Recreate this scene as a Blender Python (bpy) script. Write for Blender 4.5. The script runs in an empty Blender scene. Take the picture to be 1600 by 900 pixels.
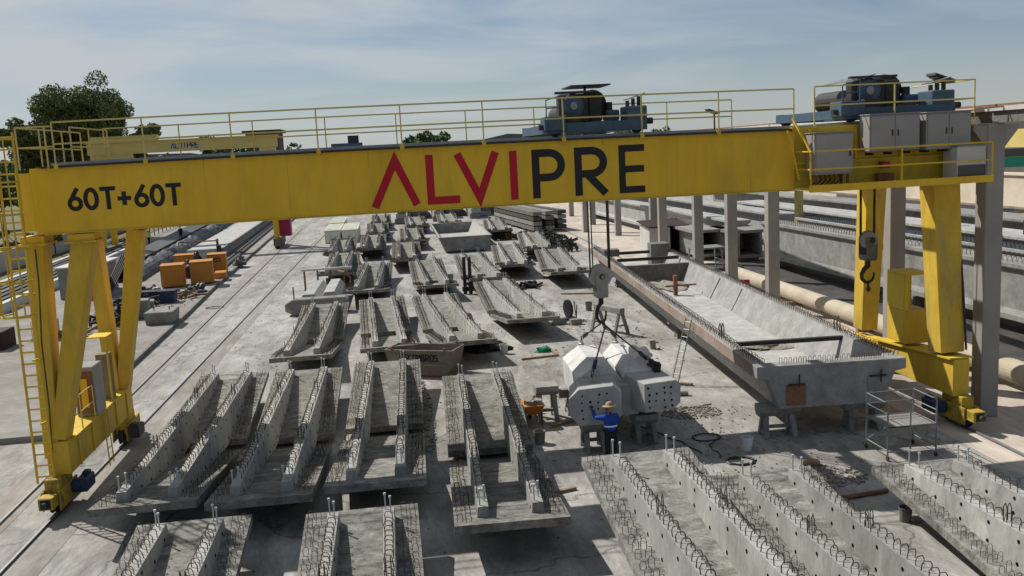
import bpy, math, random
from mathutils import Vector, Matrix
R = math.radians
S = bpy.context.scene
COL = S.collection

# ------------------------------------------------------------------ camera
YAW, PITCH, ROLL, FOC = 0.12685, 0.14977, -0.05195, 1446.0
cam_d = bpy.data.cameras.new('camera')
cam = bpy.data.objects.new('camera', cam_d); COL.objects.link(cam)
fw = Vector((math.sin(YAW)*math.cos(PITCH), math.cos(YAW)*math.cos(PITCH), -math.sin(PITCH)))
rt = Vector((math.cos(YAW), -math.sin(YAW), 0)); up = rt.cross(fw)
r2 = math.cos(ROLL)*rt + math.sin(ROLL)*up
u2 = -math.sin(ROLL)*rt + math.cos(ROLL)*up
cam.matrix_world = Matrix(((r2.x, u2.x, -fw.x, 0), (r2.y, u2.y, -fw.y, 0), (r2.z, u2.z, -fw.z, 9.5), (0, 0, 0, 1)))
cam_d.sensor_width = 36; cam_d.lens = 36*FOC/1600
cam_d.clip_start = 0.1; cam_d.clip_end = 6000
S.camera = cam

# ------------------------------------------------------------------ sky, sun, exposure
SUN_EL = R(47.0); SUN_AZ = math.atan2(-0.72, 0.69)          # the sun stands to the left, behind the gantry
W = bpy.data.worlds.new('World'); S.world = W; W.use_nodes = True
nt = W.node_tree; nt.nodes.clear()
def wn(t, **k):
    n = nt.nodes.new(t)
    for a, b in k.items(): setattr(n, a, b)
    return n
sky = wn('ShaderNodeTexSky', sky_type='NISHITA', sun_disc=False, sun_elevation=SUN_EL, sun_rotation=SUN_AZ,
         altitude=20, air_density=1.0, dust_density=0.35, ozone_density=1.0)
geo = wn('ShaderNodeTexCoord'); sep = wn('ShaderNodeSeparateXYZ')
zz = wn('ShaderNodeMath', operation='MAXIMUM'); zz.inputs[1].default_value = 0.0
za = wn('ShaderNodeMath', operation='ADD'); za.inputs[1].default_value = 0.14
dx = wn('ShaderNodeMath', operation='DIVIDE'); dy = wn('ShaderNodeMath', operation='DIVIDE')
comb = wn('ShaderNodeCombineXYZ')
mp = wn('ShaderNodeMapping'); mp.inputs['Scale'].default_value = (0.75, 0.95, 1.0); mp.inputs['Rotation'].default_value = (0, 0, R(12))
no = wn('ShaderNodeTexNoise'); no.inputs['Scale'].default_value = 1.0; no.inputs['Detail'].default_value = 9; no.inputs['Roughness'].default_value = 0.55
no.inputs['Distortion'].default_value = 0.5
cr = wn('ShaderNodeValToRGB'); cr.color_ramp.elements[0].position = 0.34; cr.color_ramp.elements[0].color = (0.10,)*3+(1,)
cr.color_ramp.elements[1].position = 0.60; cr.color_ramp.elements[1].color = (1.0,)*3+(1,)
mx = wn('ShaderNodeMix', data_type='RGBA'); mx.inputs['B'].default_value = (4.9, 5.35, 5.65, 1)
bg = wn('ShaderNodeBackground'); bg.inputs['Strength'].default_value = 0.10
out = wn('ShaderNodeOutputWorld')
L = nt.links.new
L(geo.outputs['Generated'], sep.inputs[0]); L(sep.outputs['Z'], zz.inputs[0]); L(zz.outputs[0], za.inputs[0])
L(sep.outputs['X'], dx.inputs[0]); L(za.outputs[0], dx.inputs[1]); L(sep.outputs['Y'], dy.inputs[0]); L(za.outputs[0], dy.inputs[1])
L(dx.outputs[0], comb.inputs[0]); L(dy.outputs[0], comb.inputs[1]); L(comb.outputs[0], mp.inputs['Vector']); L(mp.outputs[0], no.inputs['Vector'])
hz = wn('ShaderNodeMapRange', interpolation_type='SMOOTHSTEP'); hz.inputs['From Min'].default_value = 0.0; hz.inputs['From Max'].default_value = 0.5; hz.inputs['To Min'].default_value = 1.0; hz.inputs['To Max'].default_value = 1.0
fm = wn('ShaderNodeMath', operation='MULTIPLY')                # thin high haze, made dense overhead, out of view, to lift the shadows
L(zz.outputs[0], hz.inputs['Value']); L(no.outputs['Fac'], cr.inputs[0]); L(cr.outputs[0], fm.inputs[0]); L(hz.outputs[0], fm.inputs[1]); 
sv0 = (math.sin(SUN_AZ)*math.cos(SUN_EL), math.cos(SUN_AZ)*math.cos(SUN_EL), math.sin(SUN_EL))
dt = wn('ShaderNodeVectorMath', operation='DOT_PRODUCT'); dt.inputs[1].default_value = sv0          # haze shines brighter towards the sun
ds = wn('ShaderNodeMapRange'); ds.inputs['From Min'].default_value = 0.15; ds.inputs['From Max'].default_value = 0.7; ds.inputs['To Min'].default_value = 0.32; ds.inputs['To Max'].default_value = 1.0
f2 = wn('ShaderNodeMath', operation='MULTIPLY'); hb = wn('ShaderNodeMapRange', interpolation_type='SMOOTHSTEP'); hb.inputs['From Min'].default_value = -0.02; hb.inputs['From Max'].default_value = 0.16; hb.inputs['To Min'].default_value = 0.55; hb.inputs['To Max'].default_value = 0.0
f3 = wn('ShaderNodeMath', operation='MAXIMUM')
L(geo.outputs['Generated'], dt.inputs[0]); L(dt.outputs['Value'], ds.inputs['Value']); L(fm.outputs[0], f2.inputs[0]); L(ds.outputs[0], f2.inputs[1])
L(zz.outputs[0], hb.inputs['Value']); L(hb.outputs[0], f3.inputs[0]); L(f2.outputs[0], f3.inputs[1]); L(f3.outputs[0], mx.inputs['Factor']); tn = wn('ShaderNodeVectorMath', operation='MULTIPLY'); tn.inputs[1].default_value = (0.52, 0.56, 0.645)
L(sky.outputs[0], tn.inputs[0]); L(tn.outputs[0], mx.inputs['A'])
L(mx.outputs['Result'], bg.inputs['Color']); L(bg.outputs[0], out.inputs['Surface'])
sd = bpy.data.lights.new('sun', 'SUN'); sd.energy = 5.0; sd.angle = R(0.55); sd.color = (1.0, 0.96, 0.90)
sun = bpy.data.objects.new('sun', sd); COL.objects.link(sun)
sv = Vector((math.sin(SUN_AZ)*math.cos(SUN_EL), math.cos(SUN_AZ)*math.cos(SUN_EL), math.sin(SUN_EL)))
sun.rotation_euler = sv.to_track_quat('Z', 'Y').to_euler(); sun.location = sv*60
S.view_settings.view_transform = 'Standard'; S.view_settings.look = 'None'
S.view_settings.exposure = 0.05; S.view_settings.gamma = 1
S.render.engine = 'CYCLES'
S.cycles.use_denoising = True
S.cycles.max_bounces = 6

# ------------------------------------------------------------------ materials
MAT = {}
def mat(name, c1, c2=None, scale=1.0, rough=0.85, bump=0.0, bscale=30, metal=0.0, stain=None, sscale=0.6, samt=0.5, detail=6, spec=0.3, coord='Object', stretch=None, speck=0, slo=0.7, shi=1.18, cracks=0):
    m = bpy.data.materials.new(name); m.use_nodes = True; t = m.node_tree
    b = t.nodes['Principled BSDF']; b.inputs['Roughness'].default_value = rough; b.inputs['Metallic'].default_value = metal
    b.inputs['Specular IOR Level'].default_value = spec
    tc = t.nodes.new('ShaderNodeTexCoord'); src = tc.outputs[coord]
    oi = t.nodes.new('ShaderNodeObjectInfo'); ad = t.nodes.new('ShaderNodeVectorMath'); ad.operation = 'ADD'
    ml = t.nodes.new('ShaderNodeVectorMath'); ml.operation = 'SCALE'; ml.inputs[3].default_value = 37.0
    cx = t.nodes.new('ShaderNodeCombineXYZ')
    for i in range(3): t.links.new(oi.outputs['Random'], cx.inputs[i])
    t.links.new(cx.outputs[0], ml.inputs[0]); t.links.new(ml.outputs[0], ad.inputs[0]); t.links.new(src, ad.inputs[1]); src = ad.outputs[0]
    if stretch:
        mpn = t.nodes.new('ShaderNodeMapping'); mpn.inputs['Scale'].default_value = stretch; t.links.new(src, mpn.inputs['Vector']); ssrc = mpn.outputs[0]
    else: ssrc = src
    col = None
    if c2:
        n = t.nodes.new('ShaderNodeTexNoise'); n.inputs['Scale'].default_value = scale; n.inputs['Detail'].default_value = detail; n.inputs['Roughness'].default_value = 0.65
        t.links.new(src, n.inputs['Vector'])
        rp = t.nodes.new('ShaderNodeValToRGB'); rp.color_ramp.elements[0].position = 0.32; rp.color_ramp.elements[1].position = 0.68
        rp.color_ramp.elements[0].color = (*c1, 1); rp.color_ramp.elements[1].color = (*c2, 1)
        t.links.new(n.outputs['Fac'], rp.inputs[0]); col = rp.outputs[0]
    else:
        rgb = t.nodes.new('ShaderNodeRGB'); rgb.outputs[0].default_value = (*c1, 1); col = rgb.outputs[0]
    if stain:
        n2 = t.nodes.new('ShaderNodeTexNoise'); n2.inputs['Scale'].default_value = sscale; n2.inputs['Detail'].default_value = 8; n2.inputs['Roughness'].default_value = 0.7; n2.inputs['Distortion'].default_value = 0.4
        t.links.new(ssrc, n2.inputs['Vector'])
        r2_ = t.nodes.new('ShaderNodeValToRGB'); r2_.color_ramp.elements[0].position = 0.48; r2_.color_ramp.elements[1].position = 0.72
        r2_.color_ramp.elements[0].color = (0, 0, 0, 1); r2_.color_ramp.elements[1].color = (samt,)*3+(1,)
        t.links.new(n2.outputs['Fac'], r2_.inputs[0])
        mm = t.nodes.new('ShaderNodeMix'); mm.data_type = 'RGBA'; mm.inputs['B'].default_value = (*stain, 1)
        t.links.new(r2_.outputs[0], mm.inputs['Factor']); t.links.new(col, mm.inputs['A']); col = mm.outputs['Result']
    if speck:
        for sc_k, lo_k, hi_k in ((speck, slo, shi), (speck*6.3, 0.5+slo*0.5, 0.5+shi*0.5)):
            n4 = t.nodes.new('ShaderNodeTexNoise'); n4.inputs['Scale'].default_value = sc_k; n4.inputs['Detail'].default_value = 10; n4.inputs['Roughness'].default_value = 0.75; n4.inputs['Distortion'].default_value = 0.6
            t.links.new(ssrc, n4.inputs['Vector'])
            mr = t.nodes.new('ShaderNodeMapRange'); mr.inputs['From Min'].default_value = 0.33; mr.inputs['From Max'].default_value = 0.67; mr.inputs['To Min'].default_value = lo_k; mr.inputs['To Max'].default_value = hi_k
            t.links.new(n4.outputs['Fac'], mr.inputs['Value'])
            vm = t.nodes.new('ShaderNodeVectorMath'); vm.operation = 'SCALE'; t.links.new(col, vm.inputs[0]); t.links.new(mr.outputs[0], vm.inputs[3]); col = vm.outputs[0]
    if speck and name.startswith('concrete'):                     # pieces cast on different days differ in tone
        mr = t.nodes.new('ShaderNodeMapRange'); mr.inputs['To Min'].default_value = 0.86; mr.inputs['To Max'].default_value = 1.16; t.links.new(oi.outputs['Random'], mr.inputs['Value'])
        vm = t.nodes.new('ShaderNodeVectorMath'); vm.operation = 'SCALE'; t.links.new(col, vm.inputs[0]); t.links.new(mr.outputs[0], vm.inputs[3]); col = vm.outputs[0]
    if cracks:
        nd = t.nodes.new('ShaderNodeTexNoise'); nd.inputs['Scale'].default_value = 0.9; nd.inputs['Detail'].default_value = 5; t.links.new(src, nd.inputs['Vector'])
        sc2 = t.nodes.new('ShaderNodeVectorMath'); sc2.operation = 'SCALE'; sc2.inputs[3].default_value = 1.6; t.links.new(nd.outputs['Color'], sc2.inputs[0])
        ad2 = t.nodes.new('ShaderNodeVectorMath'); ad2.operation = 'ADD'; t.links.new(src, ad2.inputs[0]); t.links.new(sc2.outputs[0], ad2.inputs[1])
        vo = t.nodes.new('ShaderNodeTexVoronoi'); vo.feature = 'DISTANCE_TO_EDGE'; vo.inputs['Scale'].default_value = cracks; t.links.new(ad2.outputs[0], vo.inputs['Vector'])
        mr = t.nodes.new('ShaderNodeMapRange'); mr.inputs['From Min'].default_value = 0.002; mr.inputs['From Max'].default_value = 0.009; mr.inputs['To Min'].default_value = 0.55; mr.inputs['To Max'].default_value = 1.0
        t.links.new(vo.outputs['Distance'], mr.inputs['Value']); vm = t.nodes.new('ShaderNodeVectorMath'); vm.operation = 'SCALE'; t.links.new(col, vm.inputs[0]); t.links.new(mr.outputs[0], vm.inputs[3]); col = vm.outputs[0]
    t.links.new(col, b.inputs['Base Color'])
    if bump:
        n3 = t.nodes.new('ShaderNodeTexNoise'); n3.inputs['Scale'].default_value = bscale; n3.inputs['Detail'].default_value = 4
        t.links.new(src, n3.inputs['Vector'])
        bp = t.nodes.new('ShaderNodeBump'); bp.inputs['Strength'].default_value = bump; bp.inputs['Distance'].default_value = 0.02
        t.links.new(n3.outputs['Fac'], bp.inputs['Height']); t.links.new(bp.outputs[0], b.inputs['Normal'])
    MAT[name] = m
    return m
mat('soil', (0.20, 0.15, 0.09), (0.30, 0.23, 0.14), 0.05, 0.95, 0.3, 3, stain=(0.10, 0.11, 0.045), sscale=0.02, samt=0.9)
mat('yard', (0.282, 0.270, 0.244), (0.402, 0.390, 0.360), 0.35, 0.9, 0.35, 14, stain=(0.147, 0.133, 0.111), sscale=0.16, samt=0.75, detail=12, speck=0.7, slo=0.6, shi=1.28, stretch=(1.5, 0.5, 1), cracks=0.16)
mat('yard_pale', (0.222, 0.211, 0.190), (0.290, 0.275, 0.243), 0.5, 0.9, 0.3, 16, stain=(0.190, 0.137, 0.084), sscale=0.12, samt=0.55, detail=10, speck=0.6, slo=0.75, shi=1.15)
mat('yard_pink', (0.460, 0.397, 0.328), (0.575, 0.506, 0.425), 0.4, 0.9, 0.3, 14, stain=(0.253, 0.207, 0.172), sscale=0.22, samt=0.6, detail=10, speck=0.5, slo=0.75, shi=1.15, stretch=(1.4, 0.4, 1))
mat('track', (0.257, 0.236, 0.209), (0.351, 0.330, 0.297), 0.7, 0.9, 0.3, 20, stain=(0.169, 0.135, 0.101), sscale=0.4, samt=0.6, detail=10, speck=0.8, slo=0.7, shi=1.15, stretch=(2.0, 0.3, 1))
mat('groove', (0.06, 0.055, 0.05), (0.10, 0.09, 0.08), 3, 0.9)
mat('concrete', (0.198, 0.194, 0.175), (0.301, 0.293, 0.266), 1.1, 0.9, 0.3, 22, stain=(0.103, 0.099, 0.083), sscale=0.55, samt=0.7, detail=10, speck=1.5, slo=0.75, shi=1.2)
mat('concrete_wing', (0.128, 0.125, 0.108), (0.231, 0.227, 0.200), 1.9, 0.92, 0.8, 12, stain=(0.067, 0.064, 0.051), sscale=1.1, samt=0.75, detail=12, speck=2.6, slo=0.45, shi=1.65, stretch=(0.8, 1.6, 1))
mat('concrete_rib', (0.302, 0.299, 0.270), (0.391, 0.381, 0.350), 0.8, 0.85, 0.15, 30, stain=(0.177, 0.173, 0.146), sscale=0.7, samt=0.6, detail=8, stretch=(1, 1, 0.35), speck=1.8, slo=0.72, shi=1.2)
mat('concrete_pale', (0.303, 0.300, 0.283), (0.386, 0.383, 0.363), 0.9, 0.85, 0.15, 25, stain=(0.213, 0.206, 0.180), sscale=0.8, samt=0.6, detail=8, speck=1.5, slo=0.75, shi=1.2)
mat('concrete_cap', (0.37, 0.365, 0.35), (0.46, 0.455, 0.435), 0.8, 0.8, 0.1, 25, stain=(0.25, 0.24, 0.22), sscale=0.9, samt=0.5, detail=8, speck=1.2, slo=0.8, shi=1.15)
mat('concrete_top', (0.47, 0.465, 0.445), (0.58, 0.575, 0.55), 0.8, 0.8, 0.1, 25, stain=(0.33, 0.32, 0.29), sscale=0.9, samt=0.5, detail=8, speck=1.2, slo=0.82, shi=1.12)
mat('concrete_front', (0.230, 0.227, 0.213), (0.310, 0.305, 0.287), 0.8, 0.85, 0.15, 25, stain=(0.138, 0.132, 0.121), sscale=0.9, samt=0.6, detail=8, speck=1.2, slo=0.75, shi=1.15)
mat('yellow_dusty', (0.60, 0.39, 0.03), (0.68, 0.455, 0.05), 0.5, 0.6, 0.05, 8, stain=(0.36, 0.27, 0.12), sscale=1.1, samt=0.85, stretch=(1, 1, 0.25), speck=1.2, slo=0.85, shi=1.1)
mat('concrete_dark', (0.13, 0.125, 0.11), (0.22, 0.21, 0.19), 1.2, 0.92, 0.4, 18, stain=(0.07, 0.065, 0.055), sscale=0.6, samt=0.7, speck=1.5, slo=0.75, shi=1.2)
mat('concrete_rust', (0.23, 0.175, 0.14), (0.33, 0.27, 0.225), 0.8, 0.9, 0.3, 20, stain=(0.15, 0.085, 0.055), sscale=0.9, samt=0.7)
mat('column', (0.275, 0.255, 0.228), (0.34, 0.318, 0.287), 0.6, 0.85, 0.1, 25, stain=(0.196, 0.170, 0.145), sscale=0.8, samt=0.5, stretch=(1, 1, 0.2))
mat('yellow', (0.71, 0.435, 0.018), (0.78, 0.49, 0.03), 0.5, 0.55, 0.05, 8, stain=(0.42, 0.29, 0.035), sscale=0.9, samt=0.5, spec=0.35, stretch=(1, 1, 0.22), speck=0.5, slo=0.9, shi=1.07)
mat('yellow_worn', (0.58, 0.40, 0.03), (0.66, 0.47, 0.05), 0.6, 0.6, 0.05, 10, stain=(0.20, 0.14, 0.05), sscale=1.2, samt=0.75, stretch=(1, 1, 0.25))
mat('yellow_grimy', (0.50, 0.34, 0.035), (0.60, 0.42, 0.05), 0.8, 0.7, 0.1, 10, stain=(0.06, 0.045, 0.03), sscale=2.2, samt=0.95, speck=2.5, slo=0.6, shi=1.1)
mat('yellow_pale', (0.55, 0.44, 0.13), (0.62, 0.50, 0.18), 0.6, 0.6, 0, stain=(0.35, 0.27, 0.1), sscale=0.8, samt=0.5)
mat('cream', (0.60, 0.52, 0.40), (0.66, 0.58, 0.46), 0.6, 0.7, 0, stain=(0.40, 0.31, 0.22), sscale=0.5, samt=0.5, stretch=(0.3, 1, 1))
mat('letter_red', (0.42, 0.004, 0.018), (0.47, 0.006, 0.022), 2, 0.5)
mat('letter_black', (0.012, 0.012, 0.014), (0.018, 0.018, 0.02), 2, 0.5)
mat('letter_white', (0.5, 0.45, 0.25), None, 1, 0.6)
mat('rebar', (0.085, 0.07, 0.058), (0.15, 0.12, 0.095), 9, 0.75, metal=0.3)
mat('steel', (0.28, 0.285, 0.29), (0.38, 0.385, 0.39), 4, 0.45, metal=0.6)
mat('stud', (0.45, 0.49, 0.50), (0.55, 0.58, 0.59), 9, 0.5, metal=0.3)
mat('galv', (0.211, 0.223, 0.229), (0.285, 0.298, 0.304), 3, 0.45, metal=0.5)
mat('dark_steel', (0.028, 0.027, 0.026), (0.055, 0.052, 0.048), 3, 0.6, metal=0.2)
mat('grime', (0.05, 0.047, 0.04), (0.10, 0.09, 0.07), 3, 0.8)
mat('rust', (0.16, 0.065, 0.03), (0.26, 0.13, 0.07), 3, 0.85, 0.2, 20)
mat('maroon', (0.028, 0.014, 0.013), (0.05, 0.022, 0.02), 3, 0.7)
mat('blue_machine', (0.045, 0.085, 0.135), (0.075, 0.125, 0.18), 2, 0.55, stain=(0.05, 0.06, 0.07), sscale=2, samt=0.6)
mat('blue_motor', (0.025, 0.04, 0.09), (0.04, 0.058, 0.12), 3, 0.5)
mat('blue_jacket', (0.006, 0.045, 0.26), (0.012, 0.07, 0.34), 7, 0.85, 0.4, 18)
mat('trousers', (0.012, 0.013, 0.018), (0.022, 0.024, 0.03), 6, 0.9, 0.3, 18)
mat('straw', (0.27, 0.19, 0.095), (0.42, 0.32, 0.18), 25, 0.9, 0.5, 60)
mat('skin', (0.30, 0.16, 0.10), (0.36, 0.20, 0.13), 6, 0.6)
mat('reflective', (0.72, 0.74, 0.74), None, 1, 0.4)
mat('hivis', (0.45, 0.72, 0.03), (0.5, 0.78, 0.05), 6, 0.8)
mat('grey_cabinet', (0.27, 0.262, 0.25), (0.32, 0.31, 0.295), 0.8, 0.5, stain=(0.25, 0.24, 0.22), sscale=1.3, samt=0.5, stretch=(1, 1, 0.2))
mat('white_panel', (0.527, 0.518, 0.484), (0.595, 0.586, 0.552), 0.8, 0.5, stain=(0.383, 0.365, 0.323), sscale=1.5, samt=0.5)
mat('cream_white', (0.66, 0.64, 0.52), (0.72, 0.70, 0.58), 0.8, 0.6, stain=(0.5, 0.47, 0.38), sscale=1.2, samt=0.5)
mat('ground_shade', (0.045, 0.043, 0.04), (0.075, 0.07, 0.065), 1.0, 0.9, 0.3, 20, speck=0.8, slo=0.7, shi=1.3)  # near-black ground colour that paints in the shade by the stored girder
mat('glass_dark', (0.05, 0.06, 0.065), None, 1, 0.15, spec=0.6)
mat('orange', (0.42, 0.165, 0.025), (0.50, 0.21, 0.035), 0.8, 0.55, stain=(0.38, 0.15, 0.03), sscale=0.9, samt=0.5)
mat('pipe_cream', (0.38, 0.348, 0.255), (0.493, 0.416, 0.323), 0.7, 0.75, stain=(0.306, 0.230, 0.153), sscale=0.8, samt=0.5)
mat('magenta', (0.30, 0.012, 0.06), (0.36, 0.02, 0.08), 2, 0.5)
mat('shed_tin', (0.42, 0.40, 0.36), (0.50, 0.48, 0.44), 2, 0.6, stain=(0.24, 0.17, 0.12), sscale=1.5, samt=0.7, stretch=(1, 1, 0.3))
mat('black_plastic', (0.012, 0.013, 0.014), (0.03, 0.031, 0.033), 5, 0.45, 0.5, 12)
mat('tarp_grey', (0.025, 0.027, 0.03), (0.075, 0.08, 0.085), 2.5, 0.5, 0.6, 8)
mat('timber', (0.20, 0.14, 0.085), (0.30, 0.22, 0.14), 3, 0.9, stretch=(1, 1, 1))
mat('bark', (0.09, 0.06, 0.04), (0.15, 0.10, 0.07), 4, 0.95, 0.5, 8)
mat('pine_leaf', (0.07, 0.10, 0.032), (0.16, 0.19, 0.07), 0.6, 0.8)
mat('leaf_green', (0.035, 0.07, 0.02), (0.08, 0.13, 0.04), 0.7, 0.8)
mat('leaf_dry', (0.09, 0.085, 0.03), (0.15, 0.13, 0.05), 0.7, 0.85)
mat('green_plastic', (0.0, 0.22, 0.11), None, 1, 0.5)
mat('green_roof', (0.03, 0.30, 0.20), None, 1, 0.6)
mat('bucket_white', (0.52, 0.53, 0.54), (0.60, 0.61, 0.62), 3, 0.5, stain=(0.3, 0.3, 0.29), sscale=3, samt=0.6)
mat('rubble', (0.17, 0.155, 0.13), (0.30, 0.28, 0.24), 6, 0.95, 0.5, 10)
mat('skip_paint', (0.15, 0.135, 0.11), (0.23, 0.205, 0.17), 1.6, 0.75, stain=(0.09, 0.065, 0.045), sscale=1.8, samt=0.7)
mat('white_cloth', (0.55, 0.52, 0.48), (0.66, 0.63, 0.58), 4, 0.9, 0.4, 14)
mat('hole', (0.012, 0.012, 0.012), None, 1, 0.95, spec=0.0)
mat('hill', (0.10, 0.12, 0.13), (0.14, 0.155, 0.16), 0.01, 0.95)
mat('far_wall', (0.42, 0.40, 0.37), (0.48, 0.46, 0.43), 0.3, 0.9)

# ------------------------------------------------------------------ mesh helpers
rnd = random.Random(7)
ORG = {}
class MB:
    def __init__(s): s.v = []; s.f = []
    def add(s, vs, fs):
        o = len(s.v); s.v += [tuple(v) for v in vs]; s.f += [tuple(i+o for i in f) for f in fs]; return s
    def box(s, c, d, rz=0, tilt=None):
        c = Vector(c); h = Vector(d)/2; m = Matrix.Rotation(rz, 3, 'Z')
        if tilt is not None: m = m @ tilt
        vs = [c + m @ Vector((sx*h.x, sy*h.y, sz*h.z)) for sz in (-1, 1) for sx, sy in ((-1, -1), (1, -1), (1, 1), (-1, 1))]
        return s.add(vs, [(3, 2, 1, 0), (4, 5, 6, 7), (0, 1, 5, 4), (1, 2, 6, 5), (2, 3, 7, 6), (3, 0, 4, 7)])
    def bb(s, x0, x1, y0, y1, z0, z1):
        return s.box(((x0+x1)/2, (y0+y1)/2, (z0+z1)/2), (x1-x0, y1-y0, z1-z0))
    def beam(s, p, q, w, h, w2=None, h2=None, side=None):
        p = Vector(p); q = Vector(q); d = (q-p).normalized()
        a = Vector(side) if side else (Vector((0, 0, 1)).cross(d) if abs(d.z) < 0.95 else Vector((1, 0, 0)))
        a = (a - d*a.dot(d)).normalized(); b = d.cross(a)
        w2 = w if w2 is None else w2; h2 = h if h2 is None else h2
        vs = []
        for c, ww, hh in ((p, w, h), (q, w2, h2)):
            vs += [c + a*(sx*ww/2) + b*(sy*hh/2) for sx, sy in ((-1, -1), (1, -1), (1, 1), (-1, 1))]
        return s.add(vs, [(3, 2, 1, 0), (4, 5, 6, 7), (0, 1, 5, 4), (1, 2, 6, 5), (2, 3, 7, 6), (3, 0, 4, 7)])
    def tube(s, pts, r, n=6, close=False, r2=None):
        pts = [Vector(p) for p in pts]; vs = []; fs = []
        N = len(pts); prev = None
        for i, p in enumerate(pts):
            if close: d = pts[(i+1) % N]-pts[i-1]
            else: d = pts[min(i+1, N-1)]-pts[max(i-1, 0)]
            d.normalize()
            if prev is None: a = d.cross(Vector((0, 0, 1)) if abs(d.z) < 0.9 else Vector((1, 0, 0))).normalized()
            else:
                a = prev - d*prev.dot(d)
                if a.length < 1e-4: a = d.cross(Vector((0, 0, 1)))
                a.normalize()
            prev = a; b = d.cross(a)
            rr = r if r2 is None else r+(r2-r)*i/(N-1)
            vs += [p + a*(math.cos(2*math.pi*k/n)*rr) + b*(math.sin(2*math.pi*k/n)*rr) for k in range(n)]
        M = N if close else N-1
        for i in range(M):
            j = (i+1) % N
            for k in range(n): fs.append((i*n+k, i*n+(k+1) % n, j*n+(k+1) % n, j*n+k))
        if not close: fs.append(tuple(range(n-1, -1, -1))); fs.append(tuple((N-1)*n+k for k in range(n)))
        return s.add(vs, fs)
    def ext(s, poly, vec):                      # extrude a planar polygon of 3D points
        n = len(poly); vec = Vector(vec); P = [Vector(p) for p in poly]
        return s.add(P+[p+vec for p in P], [tuple(range(n-1, -1, -1)), tuple(range(n, 2*n))]+[(i, (i+1) % n, n+(i+1) % n, n+i) for i in range(n)])
    def loft(s, A, B, caps=True):
        n = len(A); fs = [(i, (i+1) % n, n+(i+1) % n, n+i) for i in range(n)]
        if caps: fs += [tuple(range(n-1, -1, -1)), tuple(range(n, 2*n))]
        return s.add(list(A)+list(B), fs)
    def lathe(s, prof, c, axis=(0, 0, 1), n=16):
        ax = Vector(axis).normalized(); a = ax.cross(Vector((1, 0, 0)) if abs(ax.x) < 0.9 else Vector((0, 1, 0))).normalized(); b = ax.cross(a)
        c = Vector(c); vs = []; fs = []
        for (r, h) in prof: vs += [c+ax*h+a*(r*math.cos(2*math.pi*k/n))+b*(r*math.sin(2*math.pi*k/n)) for k in range(n)]
        for i in range(len(prof)-1):
            for k in range(n): fs.append((i*n+k, i*n+(k+1) % n, (i+1)*n+(k+1) % n, (i+1)*n+k))
        fs.append(tuple(range(n-1, -1, -1))); fs.append(tuple((len(prof)-1)*n+k for k in range(n)))
        return s.add(vs, fs)
    def cyl(s, p, q, r, n=14):
        d = Vector(q)-Vector(p); return s.lathe([(r, 0), (r, d.length)], p, d, n)
    def disp(s, amt, sc=1.0):
        from mathutils import noise
        s.v = [tuple(Vector(v)+noise.noise_vector(Vector(v)*sc)*amt) for v in s.v]; return s
    def build(s, name, m, parent=None, smooth=False, bevel=0, **props):
        me = bpy.data.meshes.new(name)
        o_ = ORG.get(parent, Vector((0, 0, 0))) if parent is not None else Vector((0, 0, 0))
        me.from_pydata([tuple(Vector(v)-o_) for v in s.v], [], s.f); me.update()
        me.materials.append(MAT[m])
        if smooth:
            for p in me.polygons: p.use_smooth = True
        ob = bpy.data.objects.new(name, me); COL.objects.link(ob)
        if parent is not None: ob.parent = parent; ORG[ob] = o_
        if bevel:
            b = ob.modifiers.new('bevel', 'BEVEL'); b.width = bevel; b.segments = 1; b.limit_method = 'ANGLE'; b.angle_limit = R(40)
        for k, v in props.items(): ob[k] = v
        return ob
def thing(name, label, cat, loc=(0, 0, 0), group=None):
    o = bpy.data.objects.new(name, None); COL.objects.link(o); o.location = loc; ORG[o] = Vector(loc)
    o.empty_display_size = 0.3
    o['label'] = label; o['category'] = cat; o['kind'] = 'thing'
    if group: o['group'] = group
    return o
def tag(o, label, cat, group=None):
    o['label'] = label; o['category'] = cat
    if 'kind' not in o: o['kind'] = 'thing'
    if group: o['group'] = group
    return o
def struct(o): o['kind'] = 'structure'; return o
def copy_tree(o, parent=None):
    c = o.copy(); COL.objects.link(c); c.parent = parent
    for ch in list(o.children): copy_tree(ch, c)
    return c

# ------------------------------------------------------------------ ground, yard, tracks
def sheet(name, pts, z, m, sub=None):
    return struct(MB().add([(x, y, z) for x, y in pts], [tuple(range(len(pts)))]).build(name, m))
sheet('ground', [(-3000, -500), (3000, -500), (3000, 5000), (-3000, 5000)], -0.02, 'soil')
sheet('yard_pavement', [(-34, -12), (75, -12), (75, 330), (-34, 330)], 0.0, 'yard')
sheet('right_pavement', [(16.0, -5), (27, -5), (31, 160), (19.5, 160)], 0.004, 'yard_pink')
sheet('crane_track_strip', [(-9.95, 0), (-9.2, 0), (-7.55, 140), (-8.6, 140)], 0.008, 'track')
sheet('crane_track_strip', [(-11.9, 0), (-10.75, 0), (-11.75, 140), (-12.9, 140)], 0.008, 'track')
sheet('painted_shade_strip', [(23.2, 15), (30.5, 15), (29.6, 68), (23.4, 68)], 0.008, 'ground_shade')  # dark sheet painted in for the shade between pipe and stored girder
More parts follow.
